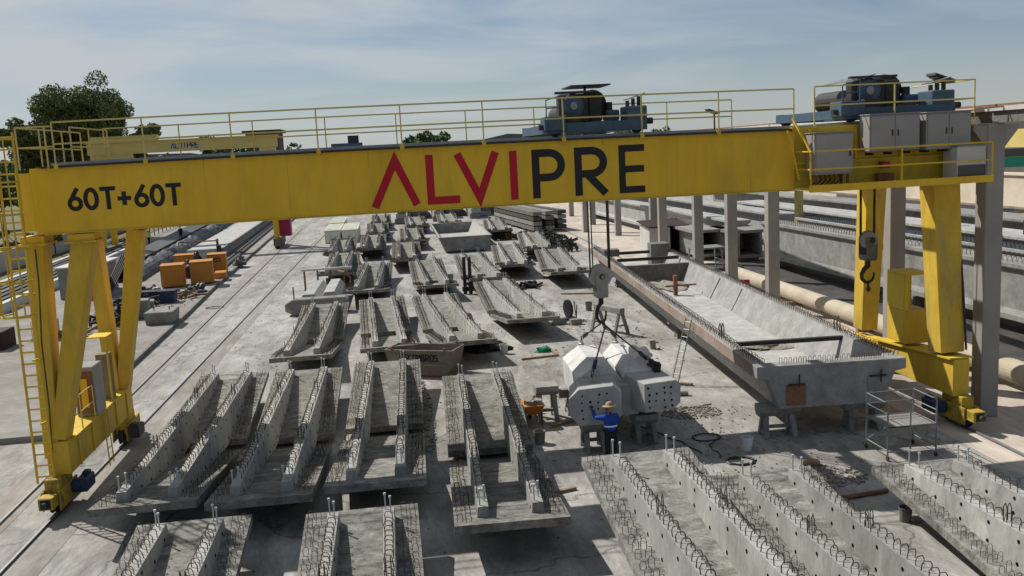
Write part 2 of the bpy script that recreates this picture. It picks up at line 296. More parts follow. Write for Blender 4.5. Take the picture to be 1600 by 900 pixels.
def rail(name, a, b, lab):
    a = Vector((*a, 0)); b = Vector((*b, 0)); n = (b-a).normalized().cross(Vector((0, 0, 1)))
    t = thing(name, lab, 'crane rail', a)
    MB().beam(a+Vector((0, 0, 0.035)), b+Vector((0, 0, 0.035)), 0.06, 0.06).build('rail_head', 'steel', t)
    for s_ in (-1, 1): MB().add([tuple(a+n*s_*0.035+Vector((0, 0, 0.011))), tuple(a+n*s_*0.075+Vector((0, 0, 0.011))), tuple(b+n*s_*0.075+Vector((0, 0, 0.011))), tuple(b+n*s_*0.035+Vector((0, 0, 0.011)))], [(0, 1, 2, 3)]).build('rail_groove', 'groove', t)
    return t
rail('crane_rail', (-10.2, 5), (-8.0, 130), 'steel crane rail under the left legs of the yellow gantry')
rail('crane_rail', (-11.05, 5), (-12.1, 130), 'steel crane rail next to the raised kerb on the left')
rail('crane_rail', (17.0, 0), (19.6, 110), 'steel crane rail under the right leg of the yellow gantry')
# raised concrete platform on the left, with kerb
kb = [(-12.55, 34), (-12.9, 45.2), (-13.3, 60), (-13.75, 71.6), (-14.65, 111), (-16, 190)]
m = MB()
for (a, b) in zip(kb[:-1], kb[1:]):
    m.loft([(a[0], a[1], 0), (-34, a[1], 0), (-34, a[1], 0.22), (a[0], a[1], 0.22)], [(b[0], b[1], 0), (-34, b[1], 0), (-34, b[1], 0.22), (b[0], b[1], 0.22)], caps=(a == kb[0] or b == kb[-1]))
struct(m.build('raised_platform', 'yard_pale'))
m = MB()
for (a, b) in zip(kb[:-1], kb[1:]):
    m.loft([(a[0]+0.14, a[1], 0), (a[0]+0.003, a[1], 0), (a[0]+0.003, a[1], 0.235), (a[0]+0.14, a[1], 0.235)], [(b[0]+0.14, b[1], 0), (b[0]+0.003, b[1], 0), (b[0]+0.003, b[1], 0.235), (b[0]+0.14, b[1], 0.235)])
struct(m.build('kerb', 'concrete_dark'))
# far low hills on the horizon
m = MB(); pts = []
for i in range(41):
    a = R(-75+150*i/40); rr = 3600
    h = 34+22*math.sin(i*0.9)+14*math.sin(i*2.3+1)
    pts.append((rr*math.sin(a), rr*math.cos(a), max(9, h)))
for (a, b) in zip(pts[:-1], pts[1:]):
    m.loft([(a[0], a[1], -2), (a[0], a[1], a[2]), (a[0]*1.25, a[1]*1.25, -2)], [(b[0], b[1], -2), (b[0], b[1], b[2]), (b[0]*1.25, b[1]*1.25, -2)], caps=False)
struct(m.build('hills', 'hill'))

# ------------------------------------------------------------------ ribbed wing slabs
EL, EW = 14.2, 2.65; HL = EL/2; GAP = 0.6; ZT, ZG, TH = 1.15, 0.36, 0.2
RX = 0.64; RT = 1.34
def slab_z(y):
    t = (abs(y)-GAP)/(HL-GAP); return ZG+(ZT-ZG)*max(0, min(1, t))
hoop_b = lambda w, h: [(-w/2, 0, -0.04), (-w/2, 0, h*0.7), (-w*0.3, 0, h), (w*0.3, 0, h), (w/2, 0, h*0.7), (w/2, 0, -0.04)]
def hoop(mb, x, y, z, w=0.17, h=0.17, r=0.010, lean=0.0):
    mb.tube([(x+px+lean*pz, y+lean*0.6*pz, z+pz) for px, _, pz in hoop_b(w, h)], r, 4)
def make_element(single):
    """one slab: two sloping wings with an open strip in the middle, two level-topped ribs, starter bars, studs"""
    root = thing('ribbed_slab', 'x', 'concrete slab')
    rr = random.Random(3 if single else 4)
    for s in (-1, 1):
        m = MB()
        ys = [GAP+(HL-GAP)*i/8 for i in range(9)]
        for a, b in zip(ys[:-1], ys[1:]):
            za, zb = slab_z(a), slab_z(b)
            A = [(-EW/2, s*a, za-TH), (EW/2, s*a, za-TH), (EW/2, s*a, za), (-EW/2, s*a, za)]
            B = [(-EW/2, s*b, zb-TH), (EW/2, s*b, zb-TH), (EW/2, s*b, zb), (-EW/2, s*b, zb)]
            n = len(A); o = len(m.v)
            if not m.v: m.add(A, [(0, 1, 2, 3) if s > 0 else (3, 2, 1, 0)])
            o = len(m.v)-4; m.add(B, []);
            for i in range(4):
                j = (i+1) % 4; f = (o+i, o+4+i, o+4+j, o+j); m.f.append(f if s > 0 else f[::-1])
        o = len(m.v)-4; m.f.append((o+3, o+2, o+1, o) if s > 0 else (o, o+1, o+2, o+3))
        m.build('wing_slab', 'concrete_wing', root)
    for sx in (-1, 1):
        m = MB(); x = sx*RX; N = 16; e = HL-0.55; w0, w1 = 0.125, 0.155
        ys = [-e+2*e*i/N for i in range(N+1)]
        prev = None
        for y in ys:
            zb = slab_z(y)-0.06; zt = RT
            r_ = [(x-w1, y, zb), (x+w1, y, zb), (x+w0, y, zt), (x-w0, y, zt)]
            if prev: m.loft(prev, r_, caps=False)
            prev = r_
        m.add([(x-w1, -e, slab_z(e)-0.06), (x+w1, -e, slab_z(e)-0.06), (x+w0, -e, RT), (x-w0, -e, RT)], [(0, 1, 2, 3)])
        m.add([(x-w1, e, slab_z(e)-0.06), (x+w1, e, slab_z(e)-0.06), (x+w0, e, RT), (x-w0, e, RT)], [(3, 2, 1, 0)])
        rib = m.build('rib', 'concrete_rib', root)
        hb = MB()
        for sd_ in (-1, 1):
            for y in [-6.2+0.95*i for i in range(14)]:
                for fz in ((0.22,) if abs(y) > 4.5 else (0.12, 0.74)):
                    zb = slab_z(y); z = zb+fz*(RT-zb); xx = x+sd_*(w1-(w1-w0)*fz)
                    hb.cyl((xx-sd_*0.03, y, z), (xx+sd_*0.006, y, z), 0.045, 8)
        hb.build('sleeve_hole', 'hole', rib, kind='stuff')
        # starter hoops on the rib crest
        ylist = [-e+0.6+0.26*i for i in range(int((2*e-1.2)/0.26)+1)]
        if single:
            me = None
            for y in ylist:
                ob = None
                if me is None:
                    q = MB(); hoop(q, 0, 0, 0, 0.18, 0.20, 0.0115); ob = q.build('stirrup', 'rebar', root); me = ob.data
                else:
                    ob = bpy.data.objects.new('stirrup', me); COL.objects.link(ob); ob.parent = root
                ob.location = (x+rr.uniform(-0.015, 0.015), y+rr.uniform(-0.03, 0.03), RT-rr.uniform(0, 0.02)); ob.rotation_euler = (rr.uniform(-0.16, 0.16), rr.uniform(-0.12, 0.12), rr.uniform(-0.35, 0.35))
        else:
            q = MB()
            for y in ylist: hoop(q, x+rr.uniform(-0.015, 0.015), y+rr.uniform(-0.03, 0.03), RT, 0.17, 0.17, 0.010, rr.uniform(-0.15, 0.15))
            q.build('rib_stirrups', 'rebar', root, kind='stuff')
        for y in (-2.9, 2.9):
            q = MB()
            for k in (-1, 1):
                q.tube([(x+0.05*k, y-0.05, RT-0.05), (x+0.05*k, y-0.06, RT+0.30), (x+0.05*k, y, RT+0.40), (x+0.05*k, y+0.06, RT+0.30), (x+0.05*k, y+0.05, RT-0.05)], 0.012, 5)
            q.build('lifting_loop', 'rebar', root)
        for s in (-1, 1):
            for dy_, dx_ in ((0.12, -0.07), (0.34, 0.05)):
                q = MB(); yy = s*(e-dy_); q.cyl((x+dx_, yy, RT-0.02), (x+dx_, yy, RT+0.36), 0.018, 6); q.cyl((x+dx_, yy, RT+0.35), (x+dx_, yy, RT+0.40), 0.032, 8)
                q.build('threaded_stud', 'stud', root)
    # hoops and long bars on the outer strips of each wing
    for sx in (-1, 1):
        for s in (-1, 1):
            q = MB(); y = GAP+0.2
            while y < HL-0.3:
                z = slab_z(y)
                for xx in ((1.0, 1.18) if single else (1.0, 1.17)):
                    j_ = 1.0 if single else 0.25; hoop(q, sx*xx+rr.uniform(-0.02, 0.02)*j_, s*y+rr.uniform(-0.05, 0.05)*j_, z, 0.12 if single else 0.15, (0.18 if single else 0.17)+rr.uniform(-0.05, 0.05)*j_, 0.0075 if single else 0.009, rr.uniform(-0.12, 0.12)*j_)
                y += 0.30
            if not single:
                for xx in (0.98, 1.2):
                    q.tube([(sx*xx, s*(GAP+0.1), slab_z(GAP)+0.11), (sx*xx, s*(HL-0.35), slab_z(HL-0.35)+0.11)], 0.012, 4)
            q.build('edge_stirrups', 'rebar', root, kind='stuff')
    return root
near = make_element(True); far = make_element(False)
# x, y of the middle, turn (deg), near type?, label
ELS = [
 (-5.10, 14.75, 0.0, 1, 'ribbed concrete slab at the bottom left, cut by the frame'),
 (-1.15, 14.4, 0.0, 1, 'ribbed concrete slab cut by the bottom edge, second from the left'),
 (5.43, 13.72, 0.0, 1, 'large ribbed concrete slab in front of the worker, cut by the bottom edge'),
 (8.78, 14.3, 0.0, 1, 'large ribbed concrete slab wedged between two others at bottom right'),
 (12.85, 13.85, 0.0, 1, 'ribbed concrete slab in the bottom right corner beside the rubble'),
 (-6.62, 30.3, 0.2, 1, 'ribbed concrete slab right beside the left gantry leg, first of the row of four'),
 (-3.70, 29.95, 0.5, 1, 'ribbed concrete slab second from the left leg in the row of four'),
 (-0.69, 30.3, 1.4, 1, 'ribbed concrete slab third from the left gantry leg, in front of the lettered skip'),
 (2.56, 26.9, 2.3, 1, 'ribbed concrete slab closest to the worker, wheelbarrow on its right, fourth of its row'),
 (-4.13, 46.8, 0.7, 0, 'ribbed concrete slab alone at the left, directly below the white cap piece'),
 (-0.60, 47.4, -1.8, 0, 'ribbed concrete slab directly behind the lettered skip'),
 (2.65, 47.3, -3.2, 0, 'ribbed concrete slab behind the skip, leaning right with black sheeting at its tip'),
 (6.50, 51.6, -1.5, 0, 'ribbed concrete slab left of the hanging hook block, with a wide shadow below'),
 (6.22, 67.4, -0.3, 0, 'ribbed concrete slab right of two upright dark rods in the middle'),
 (9.45, 73.4, 3.8, 0, 'ribbed concrete slab between the rods and the far right slab pair'),
 (12.30, 67.6, 4.6, 0, 'ribbed concrete slab leaning beside the upper end of the long trough girder'),
 (13.05, 83.4, 4.6, 0, 'ribbed concrete slab behind the one beside the trough girder, near dark scrap'),
 (2.62, 65.6, -0.9, 0, 'ribbed concrete slab left of two upright dark rods in the middle'),
 (-1.60, 65.5, 1.9, 0, 'dark-faced ribbed slab right of the rusty frame and white cap piece'),
 (-4.20, 75.4, 0.4, 0, 'dark-faced ribbed slab right behind the rusty frame at the left'),
 (-4.85, 90.2, -0.3, 0, 'dark-faced ribbed slab in front of the pair of white boxes'),
 (-1.90, 92.2, 0.4, 0, 'dark-faced ribbed slab to the right of the one before the white boxes'),
 (1.20, 81.6, 0.9, 0, 'ribbed concrete slab left of the short open trough'),
 (2.20, 98.0, 0.7, 0, 'ribbed concrete slab at the far left corner of the short open trough'),
 (-1.50, 108.9, -0.7, 0, 'dark-faced ribbed slab right of the white boxes under the girder edge'),
 (11.80, 103.0, 3.9, 0, 'ribbed concrete slab to the right of the short trough, under the girder lettering'),
 (-1.2, 124.5, 0, 0, 'far ribbed slab, leftmost seen just below the girder'),
 (3.2, 116.5, 0, 0, 'far ribbed slab under the red letters, left of the last row'),
 (7.4, 118.5, 1, 0, 'far ribbed slab just below the girder behind the short trough'),
]
used = {0: False, 1: False}
for (x, y, a, nr, lab) in ELS:
    src = near if nr else far
    o = src if not used[nr] else copy_tree(src); used[nr] = True
    lift = 1.0 if 'in front of the worker' in lab else 0.0      # this one lies higher than its neighbours
    o.location = (x, y, lift); o.rotation_euler = (0, 0, -R(a)); o['label'] = lab; o['group'] = 'ribbed concrete slabs stored in the yard'
    wh = ' '.join(lab.split('slab', 1)[1].split(',')[0].split()[:10]); wh = ' '+wh
    for s in (-1, 1):
        d = Vector((math.sin(R(a)), math.cos(R(a)), 0))*s*1.6
        b = MB().box((x+d.x, y+d.y, 0.137+lift/2), (1.9, 0.3, 0.274+lift), -R(a)).build('bearing_block', 'timber', None, bevel=0.02)
        tag(b, ('near' if s < 0 else 'rear')+' bearing block of the slab'+wh, 'support block', 'bearing blocks under the slabs')

# ------------------------------------------------------------------ main gantry crane
YF, YB, GW = 27.25, 32.0, 0.85; GZ0, GZ1 = 7.79, 9.61
def camber(x): return 0.06*(1-((x-1.0)/11.5)**2)
G = thing('gantry_crane', 'big yellow gantry crane with red and black lettering spanning the yard', 'gantry crane', (-9.9, 26.5, 0))
def girder(name, y0, x0, x1, w, z0=GZ0, z1=GZ1, par=G):
    m = MB(); xs = [x0+(x1-x0)*i/12 for i in range(13)]; prev = None
    for x in xs:
        c = camber(x); r_ = [(x, y0, z0+c), (x, y0+w, z0+c), (x, y0+w, z1+c), (x, y0, z1+c)]
        if prev: m.loft(prev, r_, caps=False)
        prev = r_
    c = camber(x0); m.add([(x0, y0, z0+c), (x0, y0+w, z0+c), (x0, y0+w, z1+c), (x0, y0, z1+c)], [(3, 2, 1, 0)])
    c = camber(x1); m.add([(x1, y0, z0+c), (x1, y0+w, z0+c), (x1, y0+w, z1+c), (x1, y0, z1+c)], [(0, 1, 2, 3)])
    return m.build(name, 'yellow', par)
gf = girder('girder', YF, -9.75, 12.4, GW); gb = girder('girder', YB, -9.75, 18.2, GW)
def strip(name, y, h, z, x0, x1, par, m, d=0.1):
    q = MB(); xs = [x0+(x1-x0)*i/12 for i in range(13)]; prev = None
    for x in xs:
        c = camber(min(x, 12.4)); r_ = [(x, y, z+c), (x, y+d, z+c), (x, y+d, z+h+c), (x, y, z+h+c)]
        q.loft(prev, r_) if prev else None; prev = r_
    return q.build(name, m, par)
strip('top_flange', YF-0.09, 0.045, GZ1+0.002, -9.55, 12.4, gf, 'grime', GW+0.18)
strip('bottom_flange', YF-0.05, 0.03, GZ0-0.032, -9.55, 12.4, gf, 'yellow_worn', GW+0.1)
strip('cable', YF-0.11, 0.035, GZ1-0.02, -9.4, 12.3, gf, 'dark_steel', 0.035)
strip('top_flange', YB-0.09, 0.045, GZ1+0.002, -9.55, 18.2, gb, 'grime', GW+0.18)
strip('trolley_rail', YF+0.4, 0.08, GZ1+0.05, -9.3, 18.0, gf, 'steel', 0.07); strip('trolley_rail', YB+0.4, 0.08, GZ1+0.05, -9.3, 18.0, gb, 'steel', 0.07)
for k in range(9):
    xs_ = -7.4+k*2.3; c_ = camber(xs_); MB().bb(xs_-0.012, xs_+0.012, YF-0.0016, YF+0.01, GZ0+c_+0.02, GZ1+c_-0.02).build('web_seam', 'yellow_worn', gf)
# thinner right end of the front girder, end beams
q = MB(); q.bb(12.4, 18.0, YF+0.12, YF+GW, 7.95, 9.68); q.bb(12.4, 18.0, YF+0.02, YF+0.115, 8.55, 8.62); q.bb(12.4, 18.0, YF+0.02, YF+0.115, 7.86, 7.95); q.build('girder_end', 'yellow_worn', G)
for i in range(4): MB().bb(12.9+i*1.5, 12.96+i*1.5, YF+0.03, YF+0.115, 8.63, 9.6).build('stiffener', 'yellow', G)
MB().bb(-10.15, -9.76, YF+0.02, YB+GW-0.02, 7.9, 9.5).build('end_beam', 'yellow', G)
MB().bb(18.21, 18.6, YF+0.3, YB+GW-0.02, 7.9, 9.5).build('end_beam', 'yellow', G)
# lettering
def stroke(m, pts, w, y, th=0.006):
    """a flat stroke of width w along pts (x, z)"""
    P = [Vector(p) for p in pts]; Lf = []; Rt = []
    n = len(P)
    for i in range(n):
        if i == 0: d = P[1]-P[0]; nn = Vector((-d.y, d.x)).normalized(); k = 1
        elif i == n-1: d = P[-1]-P[-2]; nn = Vector((-d.y, d.x)).normalized(); k = 1
        else:
            d1 = (P[i]-P[i-1]).normalized(); d2 = (P[i+1]-P[i]).normalized(); n1 = Vector((-d1.y, d1.x)); n2 = Vector((-d2.y, d2.x))
            nn = (n1+n2).normalized(); k = 1/max(0.35, nn.dot(n1))
        Lf.append(P[i]+nn*w/2*k); Rt.append(P[i]-nn*w/2*k)
    for i in range(n-1):
        A = [Lf[i], Rt[i], Rt[i+1], Lf[i+1]]
        m.ext([(a.x, y, a.y) for a in A], (0, -th, 0))
def arc(cx, cz, rx, rz, a0, a1, n=14): return [(cx+rx*math.cos(R(a0+(a1-a0)*i/n)), cz+rz*math.sin(R(a0+(a1-a0)*i/n))) for i in range(n+1)]
LY = YF-0.002; w = 0.225
z0, z1 = 7.99, 9.42
def letter(ch, strokes, m, w=w, par=gf, y=LY):
    q = MB()
    for i, st in enumerate(strokes): stroke(q, st, w, y-0.0015*i)
    q.build('letter_'+ch, m, par)
def X(px): return (px-580)*(7.64+0.52)/(1007-580)-0.52
letter('a', [[(X(586), z0), (X(620), z1-0.1), (X(650), z0+0.02)]], 'letter_red')
letter('l', [[(X(672), z1+0.01), (X(672), z0+0.11), (X(716), z0+0.11)]], 'letter_red')
letter('v', [[(X(715), z1), (X(747), z0+0.12), (X(774), z1)]], 'letter_red')
letter('i', [[(X(801), z1), (X(801), z0)]], 'letter_red')
b = X(830)
letter('p', [[(b+0.11, z0), (b+0.11, z1)], [(b, z1-0.112), (b+0.52, z1-0.112)]+arc(b+0.52, z1-0.47, 0.36, 0.358, 90, -90)[1:]+[(b, z1-0.828)]], 'letter_black')
b = X(897)
letter('r', [[(b+0.11, z0), (b+0.11, z1)], [(b, z1-0.112), (b+0.52, z1-0.112)]+arc(b+0.52, z1-0.45, 0.36, 0.338, 90, -90)[1:]+[(b, z1-0.788)], [(b+0.40, z1-0.83), (b+0.93, z0+0.03)]], 'letter_black')
b = X(967)
letter('e', [[(b+0.11, z0), (b+0.11, z1)], [(b+0.1, z1-0.1), (b+0.80, z1-0.1)], [(b+0.1, (z0+z1)/2), (b+0.78, (z0+z1)/2)], [(b+0.1, z0+0.1), (b+0.80, z0+0.1)]], 'letter_black', 0.2)
# 60T+60T
def num(x, k, zb, h):
    ww = 0.115; sx = 0.5
    if k == '6': return [arc(x+0.205, zb+0.205, 0.15, 0.15, 0, 360, 20), [(x+0.065, zb+0.26), (x+0.29, zb+h)]]
    if k == '0': return [arc(x+0.205, zb+h/2, 0.15, h/2-0.055, 0, 360, 24)]
    if k == 't': return [[(x, zb+h-0.055), (x+0.42, zb+h-0.055)], [(x+0.21, zb+h), (x+0.21, zb)]]
    return [[(x, zb+h*0.45), (x+0.36, zb+h*0.45)], [(x+0.18, zb+h*0.45-0.19), (x+0.18, zb+h*0.45+0.19)]]
xx = -8.85
for ch, adv in (('6', 0.43), ('0', 0.45), ('t', 0.46), ('plus', 0.44), ('6', 0.43), ('0', 0.45), ('t', 0.45)):
    letter(ch if ch in 't' else {'6': 'six', '0': 'zero', 'plus': 'plus'}[ch], num(xx, ch if ch != 'plus' else '+', 8.39, 0.63), 'letter_black', 0.115); xx += adv
# railings along both girders
def railing(name, y, x0, x1, n, zt=1.18, par=G, m='yellow_pale', z=GZ1+0.04, cam_=True):
    q = MB()
    for h in (zt, zt*0.5):
        xs = [x0+(x1-x0)*i/10 for i in range(11)]
        q.tube([(x, y, z+h+(camber(x) if cam_ else 0)) for x in xs], 0.026, 6)
    r_ = q.build(name, m, par)
    for i in range(n+1):
        x = x0+(x1-x0)*i/n; c = camber(x) if cam_ else 0
        MB().cyl((x, y, z+c-0.1), (x, y, z+c+zt), 0.022, 6).build('post', m, r_)
        if cam_: MB().box((x, y+0.03, z+c-0.03), (0.12, 0.1, 0.14)).build('post_foot', 'yellow_worn', r_)
railing('handrail', YF-0.1, -9.0, 12.35, 9); railing('handrail', YB+GW+0.1, -9.3, 12.6, 9)
def rail3(name, pts, zb, hts, par, m='yellow_pale', r=0.024, posts=None):
    q = MB()
    for h in hts: q.tube([(x, y, zb+h) for x, y in pts], r, 6)
    r_ = q.build(name, m, par)
    for x, y in (posts or pts): MB().cyl((x, y, zb-0.05), (x, y, zb+max(hts)), r, 6).build('post', m, r_)
    return r_
rail3('end_handrail', [(-9.0, YF-0.1), (-9.95, YF-0.1), (-10.0, YB+0.8)], GZ1+0.03, (1.1, 0.55), G, posts=[(-9.2, YF-0.1), (-9.95, YF-0.1), (-9.98, 29.0), (-10.0, 31.0), (-10.0, YB+0.8)])
rail3('end_handrail', [(-8.9, YF+GW+0.2), (-8.9, YB-0.1)], GZ1+0.03, (1.1, 0.55), G, posts=[(-8.9, YF+GW+0.2), (-8.9, 30.0), (-8.9, YB-0.1)])
MB().bb(-10.05, -8.9, YF+GW+0.1, YB-0.1, 9.56, 9.60).build('end_deck', 'grime', G)
rail3('end_handrail', [(13.0, YF-0.12), (18.25, YF-0.12), (18.3, YB)], 9.72, (1.15, 0.58), G, posts=[(13.0, YF-0.12), (15.6, YF-0.12), (18.25, YF-0.12), (18.28, 29.5), (18.3, YB)])
# left portal leg: one V of two tapered box members on each foot, sill beam, bogies
def leg(p, q, w, h, w2, h2, name='leg'):
    return MB().beam(p, q, w, h, w2, h2, side=(1, 0, 0)).build(name, 'yellow_dusty', G, bevel=0.02)
def collar(x, y, z, w, d, a=0):
    MB().box((x, y, z), (w, d, 0.05)).build('leg_flange', 'yellow_worn', G)
leg((-9.90, 26.95, 1.5), (-9.90, 27.6, 7.5), 0.40, 0.66, 0.50, 0.66); leg((-9.68, 26.96, 2.0), (-8.62, 27.62, 7.5), 0.38, 0.60, 0.60, 0.62)
leg((-9.80, 32.85, 1.5), (-9.85, 32.4, 7.5), 0.40, 0.66, 0.44, 0.66); leg((-9.55, 32.84, 2.0), (-8.42, 32.42, 7.5), 0.38, 0.60, 0.54, 0.62)
for x, y, ww in ((-9.90, 27.6, 0.76), (-8.62, 27.62, 0.84), (-9.85, 32.4, 0.66), (-8.42, 32.42, 0.8)):
    collar(x, y, 7.525, ww, 0.95); MB().box((x, y, 7.65), (ww-0.14, 0.76, 0.2)).build('leg_head', 'yellow', G)
sill = MB().bb(-10.02, -9.42, 26.6, 33.2, 1.05, 1.95).build('sill_beam', 'yellow_dusty', G)
MB().bb(-10.08, -9.36, 26.6, 33.2, 1.952, 1.99).build('sill_flange', 'yellow_worn', sill)
for k in range(5): MB().bb(-9.415, -9.37, 27.4+k*1.25, 27.45+k*1.25, 1.06, 1.94).build('sill_stiffener', 'yellow', sill)
def bogie(x, y, s, motor='blue_motor'):
    t = MB(); t.bb(x-0.2, x+0.2, y-0.55, y+0.55, 0.42, 1.045); t.bb(x-0.26, x-0.205, y-0.75, y+0.75, 0.2, 0.75); t.bb(x+0.205, x+0.26, y-0.75, y+0.75, 0.2, 0.75)
    t.bb(x-0.2, x+0.2, y+s*0.95-0.2, y+s*0.95+0.2, 0.38, 0.72)
    bo = t.build('bogie', 'yellow_grimy', G, bevel=0.02)
    for k in (-0.45, 0.45):
        q = MB(); q.lathe([(0.24, -0.09), (0.28, -0.085), (0.28, -0.06), (0.245, -0.055), (0.245, 0.055), (0.28, 0.06), (0.28, 0.085), (0.24, 0.09)], (x, y+k, 0.35), (1, 0, 0), 20); q.build('wheel', 'dark_steel', bo)
    q = MB(); q.cyl((x, y+s*1.15, 0.55), (x, y+s*1.32, 0.55), 0.09, 12); q.bb(x-0.13, x+0.13, y+s*1.15-0.03, y+s*1.15+0.03, 0.42, 0.7); q.build('buffer', 'dark_steel', bo)
    mt = MB(); side = 1 if x < 0 else -1
    mt.cyl((x+side*0.27, y-s*0.3, 0.55), (x+side*0.50, y-s*0.3, 0.55), 0.2, 14); mt.box((x+side*0.52, y-s*0.55, 0.55), (0.34, 0.75, 0.38)); mt.box((x+side*0.52, y-s*0.75, 0.78), (0.2, 0.25, 0.12))
    mt.build('drive_motor', motor, bo, bevel=0.03)
bogie(-9.84, 26.75, -1); bogie(-9.70, 33.0, 1, 'dark_steel')
bogie(17.58, 26.65, -1); bogie(17.75, 32.9, 1, 'dark_steel')
# drive cabinet standing on the left sill
q = MB(); q.bb(-9.95, -9.35, 29.2, 30.1, 2.0, 3.55); cb = q.build('drive_cabinet', 'grey_cabinet', G, bevel=0.02)
MB().bb(-9.9, -9.4, 29.16, 29.195, 2.1, 3.4).build('cabinet_door', 'rust', cb); MB().bb(-9.75, -9.55, 29.13, 29.158, 2.3, 3.2).build('inner_panel', 'yellow', cb)
rail3('sill_handrail', [(-9.4, 27.9), (-9.4, 29.1)], 2.0, (1.0, 0.5), G, 'yellow_pale', 0.02)
MB().bb(-10.0, -9.4, 31.0, 31.8, 4.1, 4.14).build('cabinet_canopy', 'yellow', G); MB().cyl((-9.45, 31.1, 2.0), (-9.45, 31.1, 4.1), 0.035, 6).build('canopy_post', 'yellow_worn', G); MB().bb(-9.9, -9.5, 31.3, 31.7, 2.0, 3.5).build('cable_reel_box', 'timber', G)
# small step ladder under the sill
def ladder_mesh(p, q, wv, n, r=0.02):
    p = Vector(p); q = Vector(q); wv = Vector(wv); m = MB()
    m.tube([p, q], r, 6); m.tube([p+wv, q+wv], r, 6)
    for i in range(n):
        t = (i+0.6)/n; a = p.lerp(q, t); m.tube([a, a+wv], r*0.75, 5)
    return m
ladder_mesh((-9.3, 29.6, 0.25), (-9.33, 29.6, 1.95), (0, 0.42, 0), 5).build('step_ladder', 'yellow_worn', G)
# access ladder with safety cage on the left end
ladder_mesh((-10.28, 26.42, 0.9), (-10.22, 26.42, 10.6), (0.46, 0, 0), 30, 0.035).build('access_ladder', 'yellow_worn', G)
cage = MB()
for z in (5.75, 6.65, 7.55, 8.45, 9.3, 10.4):
    cage.tube([(-10.26, 26.42, z), (-10.42, 26.2, z), (-10.45, 25.9, z), (-10.25, 25.62, z), (-10.0, 25.58, z), (-9.76, 25.7, z), (-9.62, 25.95, z), (-9.65, 26.2, z), (-9.78, 26.42, z)], 0.028, 5)
for x, y in ((-10.45, 25.95), (-10.28, 25.64), (-10.0, 25.58), (-9.75, 25.7), (-9.62, 26.0)): cage.tube([(x, y, 5.75), (x, y, 10.4)], 0.022, 5)
cage.build('ladder_cage', 'yellow_worn', G)
for z in (2.6, 4.4, 6.2, 7.9): MB().beam((-10.0, 26.44, z), (-9.85, 26.8, z), 0.05, 0.05).build('ladder_bracket', 'yellow_worn', G)
q = MB(); q.tube([(-9.86, 26.58, 1.7), (-9.80, 26.64, 3.0), (-9.84, 26.80, 4.8), (-9.78, 27.0, 6.5), (-9.82, 27.15, 7.4)], 0.022, 6); q.build('power_cable', 'grime', G)
# right pendulum legs, sill, box frame
leg((17.50, 27.2, 2.3), (17.42, 27.6, 7.75), 0.80, 0.75, 0.92, 0.80); leg((17.72, 32.75, 2.0), (17.78, 32.4, 7.75), 0.62, 0.70, 0.78, 0.75)
MB().bb(16.92, 17.92, YF-0.02, YF+GW+0.02, 7.76, 7.93).build('leg_head', 'yellow', G)
q = MB(); q.ext([(17.25, 26.4, 1.0), (17.25, 33.2, 1.0), (17.25, 33.2, 1.75), (17.25, 31.0, 1.9), (17.25, 27.4, 2.2), (17.25, 26.4, 2.2)], (0.55, 0, 0)); sr = q.build('sill_beam', 'yellow_dusty', G, bevel=0.02)
q = MB(); q.beam((17.52, 26.4, 2.24), (17.52, 31.0, 1.96), 0.8, 0.05); q.build('sill_flange', 'yellow_worn', sr)
q = MB(); q.bb(17.1, 17.95, 28.9, 30.1, 2.2, 3.35); bx_ = q.build('counter_box', 'yellow_dusty', G, bevel=0.02)
q = MB(); q.bb(17.1, 17.22, 28.9, 29.0, 3.36, 4.55); q.bb(17.83, 17.95, 28.9, 29.0, 3.36, 4.55); q.bb(17.1, 17.95, 28.9, 30.1, 4.56, 4.64); q.bb(17.83, 17.95, 30.0, 30.1, 3.36, 4.55); q.bb(17.1, 17.22, 29.03, 30.1, 3.36, 4.55); q.build('box_frame', 'yellow_worn', bx_)
MB().tube([(17.9, 26.75, 2.4), (17.88, 26.9, 4.0), (17.86, 27.15, 6.0), (17.88, 27.3, 7.7)], 0.035, 6).build('power_cable', 'dark_steel', G)
ladder_mesh((16.95, 30.3, 0.1), (17.0, 30.3, 1.9), (0, 0.4, 0), 5).build('step_ladder', 'yellow_worn', G)
